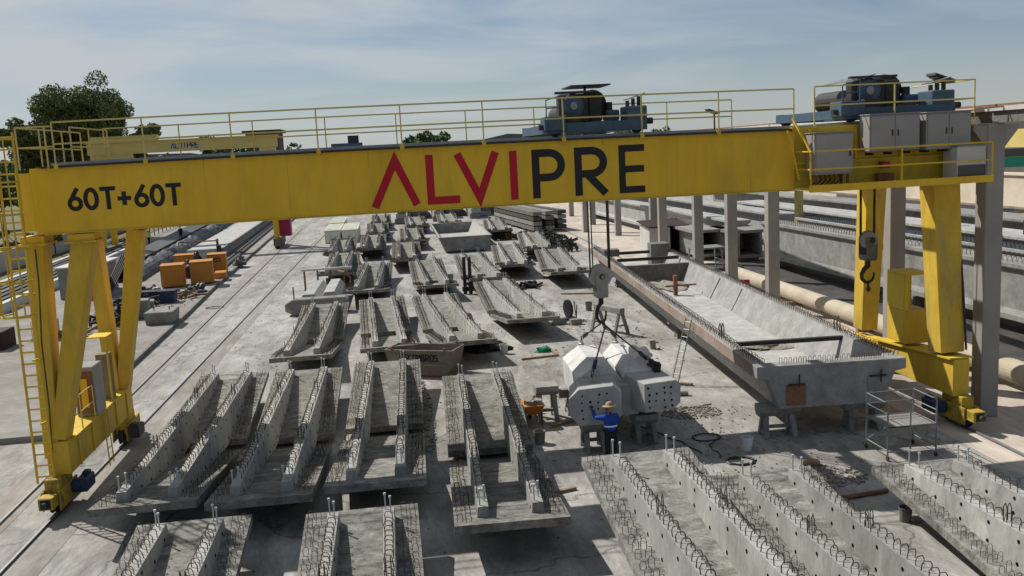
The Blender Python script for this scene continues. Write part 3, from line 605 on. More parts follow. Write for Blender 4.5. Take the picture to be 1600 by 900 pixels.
# service platform with electrical cabinets on the right end
pf = MB().bb(12.4, 18.25, 26.2, YF+0.02, 7.80, 7.86).build('service_platform', 'yellow_worn', G)
MB().bb(12.38, 18.27, 26.13, 26.197, 7.74, 7.95).build('toe_board', 'yellow', pf)
rail3('handrail', [(12.42, YF-0.05), (12.42, 26.17), (18.23, 26.17), (18.23, YF)], 7.86, (1.08, 0.55), pf, 'yellow', 0.026, posts=[(12.42, 26.17), (15.3, 26.17), (18.23, 26.17)])
MB().beam((12.42, 26.95, 8.1), (12.12, 27.08, 9.6), 0.05, 0.05).build('stair_stringer', 'yellow', pf); MB().beam((12.44, 26.22, 8.94), (12.28, 27.08, 9.95), 0.05, 0.05).build('stair_stringer', 'yellow', pf)
def cabinet(x0, x1, y0, y1, z0, z1, doors, m='grey_cabinet', holes=False):
    c = MB().bb(x0, x1, y0, y1, z0, z1).build('electrical_cabinet', m, G, bevel=0.015)
    n = doors; wd = (x1-x0-0.06)/n
    for i in range(n):
        a = x0+0.03+i*wd
        d = MB().bb(a+0.012, a+wd-0.012, y0-0.022, y0-0.001, z0+0.05, z1-0.05).build('cabinet_door', m, c, bevel=0.006)
        hx = a+wd-0.09 if i % 2 == 0 else a+0.09
        MB().bb(hx-0.015, hx+0.015, y0-0.05, y0-0.023, (z0+z1)/2-0.1, (z0+z1)/2+0.08).build('handle', 'dark_steel', c)
    MB().bb(x0-0.03, x1+0.03, y0-0.05, y1+0.02, z1+0.001, z1+0.03).build('cabinet_roof', 'grey_cabinet', c)
    return c
cabinet(12.75, 13.98, 26.6, 27.2, 8.22, 9.47, 1); cabinet(14.5, 16.12, 26.6, 27.2, 8.84, 9.93, 2); cabinet(16.33, 17.8, 26.6, 27.2, 8.80, 9.91, 2)
for a, b_ in ((12.85, 26.7), (13.85, 26.7), (13.85, 27.1), (12.85, 27.1)): MB().bb(a-0.03, a+0.03, b_-0.03, b_+0.03, 7.862, 8.218).build('cabinet_foot', 'rust', G)
for a in (14.7, 15.3, 15.9, 16.5, 17.1, 17.6): MB().bb(a-0.03, a+0.03, 26.75, 27.2, 8.72, 8.798).build('cabinet_bracket', 'dark_steel', G)
q = MB(); q.bb(17.2, 18.15, 26.35, 27.1, 7.87, 8.85); wb = q.build('control_box', 'white_panel', G, bevel=0.015)
MB().bb(17.23, 18.12, 26.33, 26.348, 7.9, 8.28).build('box_window', 'glass_dark', wb); MB().bb(17.17, 18.18, 26.3, 27.12, 8.852, 8.88).build('box_lid', 'galv', wb)
MB().bb(15.0, 15.5, 26.95, 27.2, 7.9, 8.15).build('brake_resistor', 'rust', G); MB().bb(15.15, 15.4, 27.0, 27.24, 8.3, 8.5).build('junction_box', 'magenta', G)
for k in range(6):
    a = 12.9+k*0.15; MB().tube([(a, 26.9, 8.22), (a+0.03, 26.85, 8.05), (a-0.1, 26.95, 7.9)], 0.018, 5).build('cable', 'dark_steel', G)

# ------------------------------------------------------------------ hoist trolleys on the girders
def trolley(x0, lab, red, flip=False, canopy=True):
    T = thing('hoist_trolley', lab, 'crane trolley', (x0+1.9, 29.9, 9.74), 'hoist trolleys on the gantry')
    def P(x, y, z): return (x0+x, y, 9.78+z)
    q = MB(); q.bb(x0, x0+3.75, 27.5, 27.8, 9.86, 10.18); q.bb(x0, x0+3.75, 32.2, 32.5, 9.86, 10.18); q.bb(x0, x0+0.3, 27.81, 32.19, 9.88, 10.16); q.bb(x0+3.45, x0+3.75, 27.81, 32.19, 9.88, 10.16); q.bb(x0+1.6, x0+1.9, 27.81, 32.19, 9.88, 10.16)
    fr = q.build('trolley_frame', 'blue_machine', T)
    for x in (0.35, 3.4):
        for y in (27.68, 32.43): MB().cyl((x0+x, y-0.06, 9.95), (x0+x, y+0.06, 9.95), 0.2, 16).build('trolley_wheel', 'dark_steel', T)
    MB().bb(x0-0.08, x0+0.7, 27.42, 28.2, 9.95, 10.4).build('end_box', 'blue_machine', T, bevel=0.02); MB().cyl(P(-0.25, 27.7, 0.3), P(-0.08, 27.7, 0.3), 0.09, 10).build('buffer', 'dark_steel', T)
    # rope drum with side discs
    q = MB(); q.cyl((x0+1.25, 28.6, 10.5), (x0+1.25, 31.4, 10.5), 0.34, 20); q.build('rope_drum', red, T, smooth=False)
    q = MB(); q.lathe([(0.38, 0), (0.4, 0.05), (0.34, 0.1), (0.16, 0.12)], (x0+1.15, 28.1, 10.72), (0, -1, 0), 22); q.build('motor_fan', 'blue_machine', T); q = MB(); q.cyl((x0+1.15, 27.97, 10.72), (x0+1.15, 27.94, 10.72), 0.13, 14); q.build('fan_hub', 'grey_cabinet', T)
    MB().bb(x0+0.62, x0+1.75, 28.1, 28.55, 10.18, 11.1).build('gearbox', 'dark_steel', T, bevel=0.05)
    MB().bb(x0+1.75, x0+2.3, 28.2, 29.1, 10.2, 11.05).build('hoist_motor', red, T, bevel=0.06)
    q = MB(); q.lathe([(0.05, 0), (0.46, 0.0), (0.5, 0.1), (0.46, 0.34), (0.05, 0.34)], (x0+2.1, 28.9, 10.75), (0, -1, 0), 20); q.build('brake_drum', 'dark_steel', T)
    MB().bb(x0+2.45, x0+2.95, 28.2, 28.8, 10.2, 10.55).build('travel_motor', 'blue_machine', T, bevel=0.05); q = MB(); q.cyl((x0+2.6, 28.4, 10.55), (x0+2.6, 28.4, 10.8), 0.13, 12); q.build('motor_cap', 'dark_steel', T)
    MB().bb(x0+3.05, x0+3.8, 27.6, 28.5, 10.1, 10.62).build('end_box', 'blue_machine', T, bevel=0.03); MB().cyl(P(3.8, 27.7, 0.35), P(4.02, 27.7, 0.35), 0.1, 10).build('buffer', 'dark_steel', T)
    for k in range(3): MB().cyl((x0+3.15+k*0.22, 27.9, 10.62), (x0+3.15+k*0.22, 27.9, 10.8+0.06*k), 0.07, 10).build('brake_pot', 'dark_steel', T)
    q = MB(); q.beam((x0+3.2, 28.2, 10.85), (x0+3.85, 28.2, 11.02), 0.6, 0.03); q.build('sheet_cover', 'galv', T)
    if canopy:
        q = MB(); q.bb(x0+1.05, x0+2.55, 27.9, 29.4, 11.32, 11.36); q.build('canopy', 'dark_steel', T); MB().cyl((x0+1.75, 28.6, 11.0), (x0+1.75, 28.6, 11.32), 0.05, 8).build('canopy_post', 'dark_steel', T)
    q = MB(); q.bb(x0+0.45, x0+2.0, 27.85, 28.05, 11.1, 11.17); q.build('cover_plate', 'dark_steel', T)
    q = MB(); q.tube([(x0+0.02, 27.55, 10.4), (x0+0.02, 27.55, 10.9), (x0+0.6, 27.55, 11.05), (x0+0.6, 27.55, 10.4)], 0.025, 6); q.tube([(x0+0.02, 27.55, 10.65), (x0+0.6, 27.55, 10.68)], 0.02, 6); q.build('guard_rail', 'blue_machine', T)
    MB().bb(x0+0.75, x0+1.3, 27.6, 28.0, 10.18, 10.45).build('cable_box', red, T)
    return T
T1 = trolley(4.45, 'blue hoist trolley with dark flat canopy above the black letters of the girder', 'dark_steel'); T1.scale = (0.82, 1, 0.95)
trolley(14.1, 'blue and black hoist trolley at the right end above the grey cabinets', 'dark_steel', canopy=False)
q = MB(); q.ext([(14.7, 27.9, 11.02), (15.4, 27.9, 11.2), (15.4, 30.0, 11.2), (14.7, 30.0, 11.02)], (0, 0, 0.03)); tag(q.build('tilted_cover', 'galv'), 'pale tilted sheet roof over the right hoist trolley', 'sheet cover')
# floodlights
def flood(x, y, z0, z1, lab, s=1):
    t = thing('floodlight', lab, 'floodlight', (x, y, z0), 'floodlights on the gantry')
    MB().cyl((x, y, z0), (x, y, z1), 0.05*s, 8).build('mast', 'dark_steel', t)
    q = MB(); q.beam((x+0.12*s, y-0.1, z1-0.05*s), (x-0.62*s, y-0.25, z1+0.2*s), 0.5*s, 0.12*s, 0.4*s, 0.08*s); q.build('lamp_head', 'dark_steel', t)
    q = MB(); q.beam((x-0.02*s, y-0.12, z1-0.075*s), (x-0.52*s, y-0.22, z1+0.1*s), 0.4*s, 0.02, 0.34*s, 0.02); q.build('lamp_glass', 'grey_cabinet', t)
flood(18.15, 28.6, 9.68, 10.95, 'large floodlight on a mast at the right end of the gantry')
flood(12.0, 33.1, 9.65, 10.4, 'small floodlight on the rear rail left of the right trolley', 0.6)

# ------------------------------------------------------------------ hook blocks and slings
def hook_block(c, lab, top, small, ropes):
    x, y, z = c
    t = thing('hook_block', lab, 'hook block', c, 'hook blocks')
    r = 0.29 if small else 0.36
    for k in ((-0.2, -0.07, 0.06, 0.19) if small else (-0.12, 0.12)):
        q = MB()
        if small: q.lathe([(r-0.03, -0.05), (r, -0.05), (r-0.05, 0), (r, 0.05), (r-0.03, 0.05)], (x+k*0.5, y+k, z), (0.25, 1, 0), 24)
        else: q.lathe([(r, -0.05), (r+0.02, 0), (r, 0.05)], (x, y+k, z), (0, 1, 0), 28)
        q.build('sheave', 'galv' if small else 'concrete_cap', t)
    MB().cyl((x, y-0.36, z), (x, y+0.36, z), 0.09, 12).build('sheave_pin', 'dark_steel', t)
    if not small: MB().cyl((x, y-0.42, z), (x, y-0.37, z), 0.05, 12).build('pin_cap', 'steel', t)
    q = MB(); q.bb(x-0.2, x+0.2, y-0.3, y-0.25, z-0.65, z+0.1); q.bb(x-0.2, x+0.2, y+0.25, y+0.3, z-0.65, z+0.1); q.bb(x-0.2, x+0.2, y-0.249, y+0.249, z-0.72, z-0.52); q.build('cheek_plates', 'concrete_dark' if small else 'concrete_cap', t, bevel=0.02)
    h = MB(); z2 = z-0.72
    h.tube([(x, y, z2+0.05), (x, y, z2-0.25)], 0.085, 10)
    kx = 0.85 if small else 0.6
    hook = [(x+a_*kx, y, z2-0.2-b_*(0.85 if small else 1.0)) for a_, b_ in ((0, 0), (-0.16, 0.12), (-0.27, 0.32), (-0.26, 0.52), (-0.12, 0.66), (0.05, 0.68), (0.2, 0.58), (0.26, 0.40), (0.25, 0.28))]
    h.tube(hook, 0.09 if small else 0.075, 8, r2=0.03)
    if small: h.tube([(x, y, z2-0.75), (x+0.02, y, z2-1.0)], 0.04, 8); h.lathe([(0.02, -0.1), (0.075, -0.05), (0.075, 0.05), (0.02, 0.1)], (x+0.02, y, z2-1.02), (0, 0, 1), 12)
    h.build('hook', 'dark_steel', t)
    for dx_, dy_ in ropes:
        MB().cyl((x+dx_, y+dy_, z), (x+dx_*1.05, y+dy_, top), 0.022, 5).build('rope', 'dark_steel', t)
    return z2-0.85
hook_block((6.8, 29.95, 5.15), 'large round hook block hanging over the cap piece by the worker', 9.95, False, [(-0.36, -0.12), (-0.30, 0.1), (-0.2, 0.16), (0.26, -0.14), (0.32, 0.0), (0.38, 0.12)])
hook_block((16.32, 30.0, 5.75), 'smaller hook block with hanging ball in front of the right yellow leg', 9.95, True, [(-0.3, -0.1), (-0.24, 0.1), (0.14, -0.1), (0.22, 0.0), (0.30, 0.1)])
HK = Vector((6.8, 29.95, 3.60))
for i, (p, lab) in enumerate((((5.82, 27.8, 2.19), 'sling chain from the hook to the front left block of the cap piece'), ((6.45, 31.8, 2.43), 'sling chain slanting from the hook to the rear left of the cap piece'),
                             ((8.0, 27.9, 2.21), 'sling chain slanting right from the hook across the white cloth'), ((7.7, 31.8, 2.40), 'sling chain from the hook to the rear right of the cap piece'))):
    p = Vector(p); t = thing('lifting_sling', lab, 'sling', p, 'slings on the hook block')
    d = (HK-p); a = p+Vector((0, 0, 0.24)); n = 16
    MB().tube([a.lerp(HK, 0.25), HK+Vector((0, 0, -0.05))], 0.026, 6).build('cable', 'dark_steel', t)
    q = MB(); 
    for k in range(5):
        c = a.lerp(HK, k*0.05); q.tube([c+Vector((0.045, 0, -0.05)), c+Vector((0.045, 0, 0.07)), c+Vector((-0.045, 0, 0.07)), c+Vector((-0.045, 0, -0.05))] if k % 2 else [c+Vector((0, 0.045, -0.05)), c+Vector((0, 0.045, 0.07)), c+Vector((0, -0.045, 0.07)), c+Vector((0, -0.045, -0.05))], 0.016, 5, close=True)
    q.build('chain', 'dark_steel', t)
    MB().lathe([(0.03, -0.2), (0.065, -0.12), (0.07, 0.12), (0.03, 0.2)], a.lerp(HK, 0.22), d, 10).build('tensioner', 'dark_steel', t)
    MB().lathe([(0.10, 0), (0.10, 0.06), (0.05, 0.09), (0.04, 0.2)], p, (0, 0, 1), 12).build('anchor', 'straw' if i == 0 else 'steel', t)

# ------------------------------------------------------------------ pier cap piece on trestles
C = thing('pier_cap', 'pale twin concrete cap piece with drilled end blocks hanging from the hook', 'concrete cap', (6.7, 27.4, 0.95))
def ridge(x0, x1, y0, y1, z0, z1, ch):
    A = [(x0, z0), (x1, z0), (x1, z1-ch), (x1-ch, z1), (x0+ch, z1), (x0, z1-ch)]
    return MB().ext([(x, y0, z) for x, z in A], (0, y1-y0, 0))
q = MB(); q.loft([(5.5, 28.37, 1.15), (6.86, 28.37, 1.15), (6.95, 28.37, 2.02), (6.55, 28.37, 2.56), (6.0, 28.37, 2.60), (5.48, 28.37, 2.2)], [(5.75, 32.2, 1.15), (7.1, 32.2, 1.15), (7.12, 32.2, 2.0), (6.9, 32.2, 2.42), (6.3, 32.2, 2.45), (5.72, 32.2, 2.05)]); q.build('beam_arm', 'concrete_top', C, bevel=0.012)
q = MB(); q.loft([(6.97, 28.35, 1.15), (8.25, 28.35, 1.15), (8.3, 28.35, 2.0), (8.05, 28.5, 2.3), (7.05, 28.5, 2.28), (6.97, 28.4, 2.1)], [(7.0, 29.4, 1.15), (8.4, 29.4, 1.15), (8.4, 29.4, 2.1), (7.9, 29.4, 2.52), (7.3, 29.4, 2.56), (7.0, 29.4, 2.2)]); q.build('beam_transition', 'concrete_top', C, bevel=0.012)
q = MB(); q.loft([(7.0, 29.402, 1.15), (8.4, 29.402, 1.15), (8.4, 29.402, 2.1), (7.9, 29.402, 2.52), (7.3, 29.402, 2.56), (7.0, 29.402, 2.2)], [(7.16, 32.2, 1.15), (8.6, 32.2, 1.15), (8.6, 32.2, 1.9), (8.1, 32.2, 2.38), (7.5, 32.2, 2.42), (7.16, 32.2, 2.05)]); q.build('beam_arm', 'concrete_top', C, bevel=0.012)
def block(poly0, y0, poly1, y1, name='end_block'):
    return MB().loft([(x, y0, z) for x, z in poly0], [(x, y1, z) for x, z in poly1]).build(name, 'concrete_cap', C, bevel=0.012)
e1 = block([(5.28, 1.02), (6.35, 1.0), (6.60, 1.25), (6.62, 1.95), (6.36, 2.2), (5.28, 2.16), (4.98, 1.9), (4.96, 1.4)], 27.3, [(5.36, 1.02), (6.4, 1.0), (6.85, 1.2), (6.85, 2.05), (6.62, 2.3), (5.5, 2.28), (5.2, 2.0), (5.15, 1.35)], 28.365)
e2 = block([(7.3, 1.30), (8.2, 1.34), (8.42, 1.55), (8.44, 2.08), (8.30, 2.26), (7.3, 2.20)], 27.15, [(6.98, 1.16), (8.2, 1.16), (8.28, 1.5), (8.28, 1.95), (8.2, 2.29), (6.98, 2.25)], 28.345)
for par, x0, z0, nx, nz, y, dx_, dz_ in ((e1, 5.40, 1.26, 4, 4, 27.3, 0.25, 0.24), (e2, 7.43, 1.44, 4, 4, 27.15, 0.24, 0.21)):
    for i in range(nx):
        for k in range(nz):
            if (i*5+k*3) % 9 == 5: continue
            jx, jz = rnd.uniform(-0.03, 0.03), rnd.uniform(-0.03, 0.03)
            MB().cyl((x0+i*dx_+jx, y-0.008, z0+k*dz_+jz), (x0+i*dx_+jx, y+0.05, z0+k*dz_+jz), rnd.uniform(0.026, 0.042), 8).build('tendon_hole', 'hole', par)
MB().bb(6.55, 7.32, 28.0, 29.1, 1.03, 2.02).build('middle_web', 'concrete_cap', C, bevel=0.01)
q = MB(); q.bb(5.8, 8.2, 28.5, 32.0, 0.96, 1.148); q.build('soffit', 'concrete', C)
def trestle(c, lab, h=1.0, w=0.5, l=1.3, rz=0, m='concrete_dark', head=0.18, two=True):
    t = thing('support_trestle', lab, 'trestle', (c[0], c[1], 0), 'support trestles')
    t.rotation_euler = (0, 0, rz); ORG[t] = Vector((0, 0, 0))
    MB().ext([(-l/2, -w/2, h), (-l/2, w/2, h), (-l/2, w/2, h-head), (-l/2, w*0.28, h-head*1.9), (-l/2, -w*0.28, h-head*1.9), (-l/2, -w/2, h-head)], (l, 0, 0)).build('head_beam', m, t, bevel=0.01)
    for sx in (-1, 1):
        for sy in (-1, 1):
            MB().beam((sx*l*0.32, sy*w*0.2, h-head*1.8), (sx*l*0.36, sy*(w*0.5), 0.0), 0.16, 0.14, 0.14, 0.12).build('leg', m, t)
        MB().beam((sx*l*0.36, -w*0.48, 0.12), (sx*l*0.36, w*0.48, 0.12), 0.08, 0.1).build('foot_bar', m, t)
    MB().beam((-l*0.36, 0, 0.3), (l*0.36, 0, 0.3), 0.08, 0.1).build('stretcher', m, t)
    return t
trestle((5.85, 28.1), 'concrete trestle behind the worker, under the left block of the cap piece', 0.955, 0.9, 0.75, m='concrete')
trestle((7.6, 28.5), 'concrete trestle under the right block of the cap piece', 0.955, 0.9, 0.75, m='concrete')
trestle((6.7, 32.2), 'low trestle under the rear of the cap piece', 0.955, 0.6, 2.4, m='concrete')
trestle((5.0, 31.3), 'free concrete trestle left of the cap piece beyond the wheelbarrow', 1.25, 0.8, 0.8, m='concrete')
def lump(name, c, r, m, lab, cat, seed=0, amp=0.3, n=12, par=None, zmin=0.0, kind=None):
    q = MB(); rr = random.Random(seed); from mathutils import noise
    vs = []; fs = []; K = n*2; Jn = n
    for j in range(Jn+1):
        th = math.pi*0.5*j/Jn
        for k in range(K):
            ph = 2*math.pi*k/K; d = Vector((math.cos(ph)*math.cos(th), math.sin(ph)*math.cos(th), math.sin(th)))
            s_ = 1+amp*noise.noise(d*1.7+Vector((seed*3.1, 0, 0)))*1.6+amp*0.6*noise.noise(d*4.5+Vector((0, seed*1.7, 0)))
            vs.append((c[0]+d.x*r[0]*s_, c[1]+d.y*r[1]*s_, zmin+max(0, d.z*r[2]*s_) if j else zmin))
    for j in range(Jn):
        for k in range(K): fs.append((j*K+k, j*K+(k+1) % K, (j+1)*K+(k+1) % K, (j+1)*K+k))
    fs.append(tuple(range(K-1, -1, -1)))
    q.add(vs, fs); o = q.build(name, m, par)
    if kind: o['kind'] = kind
    if lab: tag(o, lab, cat)
    return o
lump('cloth_bundle', (7.85, 29.7, 0), (0.42, 0.5, 0.42), 'white_cloth', 'crumpled pale cloth lying on top of the cap piece', 'cloth', 3, 0.22, zmin=2.42)
lump('grinder_heap', (8.05, 28.7, 0), (0.22, 0.3, 0.25), 'dark_steel', 'dark power tools heaped on the right block of the cap piece', 'tools', 5, 0.5, zmin=2.27)

for o_ in COL.objects:                 # the cap piece and what lies on it or carries it
    if o_.parent is None and (o_ is C or o_.name.split('.')[0] in ('cloth_bundle', 'grinder_heap') or (o_.name.startswith('support_trestle') and 'cap piece' in o_['label'] and 'free' not in o_['label']) or (o_.name.startswith('lifting_sling') and 'front' in o_['label'])): o_.location.y -= 0.5
# ------------------------------------------------------------------ long trough girder
def trough(name, lab, x0, y0, x1, y1, zb, wbot, wtop, dep, th, m_in='concrete_pale', m_out='concrete', left_m='concrete_rust', group=None):
    d = Vector((x1-x0, y1-y0, 0)); Ln = d.length; a = -math.atan2(d.x, d.y)
    t = thing(name, lab, 'trough girder', (x0, y0, 0), group); t.rotation_euler = (0, 0, a); ORG[t] = Vector((0, 0, 0))
    wb, wt = wbot/2, wtop/2; fl = 0.22
    def prism(poly, nm, m, ya=0, yb=Ln, b=0.0, **k): return MB().ext([(x, ya, z) for x, z in poly], (0, yb-ya, 0)).build(nm, m, t, bevel=b, **k)
    prism([(-wb+0.01, zb+0.003), (wb-0.01, zb+0.003), (wb-0.01, zb+0.25), (-wb+0.01, zb+0.25)], 'floor_slab', m_in, ya=0.385)
    zt = zb+dep
    for s in (-1, 1):
        P = [(s*(wb+0.002), zb+0.0), (s*(wt-0.35), zt-0.42), (s*(wt-0.02), zt-0.36), (s*(wt-0.02), zt), (s*(wt-0.42), zt), (s*(wb-0.26), zb+0.252), (s*(wb-0.0), zb+0.252)]
        prism(P if s > 0 else P[::-1], 'side_wall', m_in, ya=0.385)
        if left_m and s < 0: MB().bb(-wt-0.005, -wt+0.015, 0.385, Ln, zt-0.40, zt-0.03).build('edge_form', left_m, t)
        q = MB(); y = 0.3
        rr = random.Random(5)
        while y < Ln-0.2:
            for ox in (0.14, 0.30): hoop(q, s*(wt-ox), y+rr.uniform(-0.03, 0.03), zt, 0.14, 0.16, 0.009, rr.uniform(-0.2, 0.2))
            y += 0.22
        q.build('flange_stirrups', 'rebar', t, kind='stuff')
    return t, zt, wb, wt, Ln
T, zt, wb, wt, Ln = trough('trough_girder', 'long open concrete trough girder on trestles, right of the worker', 13.3, 26.7, 15.95, 62.5, 1.02, 3.3, 4.75, 1.38, 0.2)
# front diaphragm with blocked openings and hoops
q = MB(); q.ext([(x, -0.12, z) for x, z in ((-wb, 1.02), (wb, 1.02), (wt-0.35, zt-0.40), (wt+0.0, zt-0.33), (wt+0.0, zt+0.004), (-wt, zt+0.004), (-wt, zt-0.38), (-wt+0.35, zt-0.44))], (0, 0.5, 0)); fd = q.build('end_diaphragm', 'concrete_front', T, bevel=0.015)
q = MB(); 
for i in range(22): hoop(q, -1.55+i*0.155, 0.1, zt, 0.09, 0.2, 0.009)
q.build('end_hoops', 'rebar', fd, kind='stuff')
for x, mm in ((-1.15, 'rust'), (1.45, 'concrete')):
    MB().bb(x-0.31, x+0.31, -0.15, -0.122, 1.28 if x > 0 else 1.12, 1.88 if x > 0 else 1.76).build('opening_cover', mm, fd)
    MB().bb(x-0.26, x+0.26, -0.2, -0.152, (1.88 if x > 0 else 1.76), (1.88 if x > 0 else 1.76)+0.05).build('clamp_bar', 'dark_steel', fd); MB().cyl((x+0.1, -0.17, 1.7), (x+0.1, -0.17, 2.1), 0.022, 6).build('clamp_rod', 'dark_steel', fd)
q = MB(); q.ext([(x, 25.3, z) for x, z in ((-wb+0.25, 1.275), (wb-0.25, 1.275), (wt-0.44, zt-0.02), (-wt+0.44, zt-0.02))], (0, 0.3, 0)); q.build('inner_diaphragm', 'concrete_dark', T)
MB().bb(-wt+0.4, wt-0.4, 3.6, 3.78, zt-0.17, zt-0.03).build('steel_strut', 'dark_steel', T); MB().bb(-wt+0.45, wt-0.55, 27.4, 27.6, zt-0.03, zt+0.15).build('steel_strut', 'dark_steel', T); MB().bb(-1.4, 0.8, 31.0, 31.2, zt-0.03, zt+0.15).build('steel_strut', 'dark_steel', T)
for y in (19.0, 15.3): MB().beam((wb-0.23, y, 1.3), (wt-0.455, y-0.1, zt-0.05), 0.2, 0.06).build('wall_rib', 'concrete', T)
MB().bb(0.9, 2.1, 31.0, 32.2, 1.3, zt+0.55).build('concrete_stop', 'concrete_dark', T, bevel=0.02)
MB().bb(-2.2, -1.2, 30.8, 31.6, zt-0.1, zt+0.35).build('concrete_stop', 'concrete_dark', T, bevel=0.02)
for x, y in ((-wt+0.25, 4.6), (wt-0.25, 4.6), (-wt+0.25, 29.5)):
    q = MB()
    for k in (-1, 1): q.tube([(x+0.05*k, y-0.12, zt-0.05), (x+0.05*k, y-0.14, zt+0.35), (x+0.05*k, y, zt+0.5), (x+0.05*k, y+0.14, zt+0.35), (x+0.05*k, y+0.12, zt-0.05)], 0.022, 6)
    q.build('lifting_loop', 'rebar', T)
TR = Vector((2.65, 35.8, 0)).normalized()
for d_, off, lab in ((0.55, -1.55, 'near left trestle under the front end of the trough girder'), (0.45, 1.25, 'near right trestle under the front end of the trough girder'), (16, 0, 'trestle halfway under the long trough girder'), (33, 0, 'far trestle under the long trough girder')):
    c = Vector((13.3, 26.7, 0))+TR*d_+Vector((off, 0, 0)); trestle((c.x, c.y), lab, 1.02, 0.6, 1.3 if off else 3.0, -math.atan2(TR.x, TR.y), 'concrete_dark' if not off else 'concrete')
# things lying inside the trough
o = lump('rubble_heap', (15.3, 51.0, 0), (0.8, 2.4, 0.22), 'rubble', 'grey rubble heaped on the floor of the trough girder', 'rubble', 9, 0.4, zmin=1.28, kind='stuff')
o = lump('rubble_heap', (14.3, 34.0, 0), (0.9, 0.6, 0.10), 'rubble', 'thin scatter of debris on the trough floor near its front', 'rubble', 11, 0.5, zmin=1.28, kind='stuff')
q = MB(); q.bb(14.75, 14.95, 47.3, 47.5, 1.28, 2.35); q.bb(14.3, 16.0, 47.36, 47.44, 1.75, 1.83); tag(q.build('formwork_prop', 'rust'), 'rusty formwork prop standing inside the trough girder', 'prop')

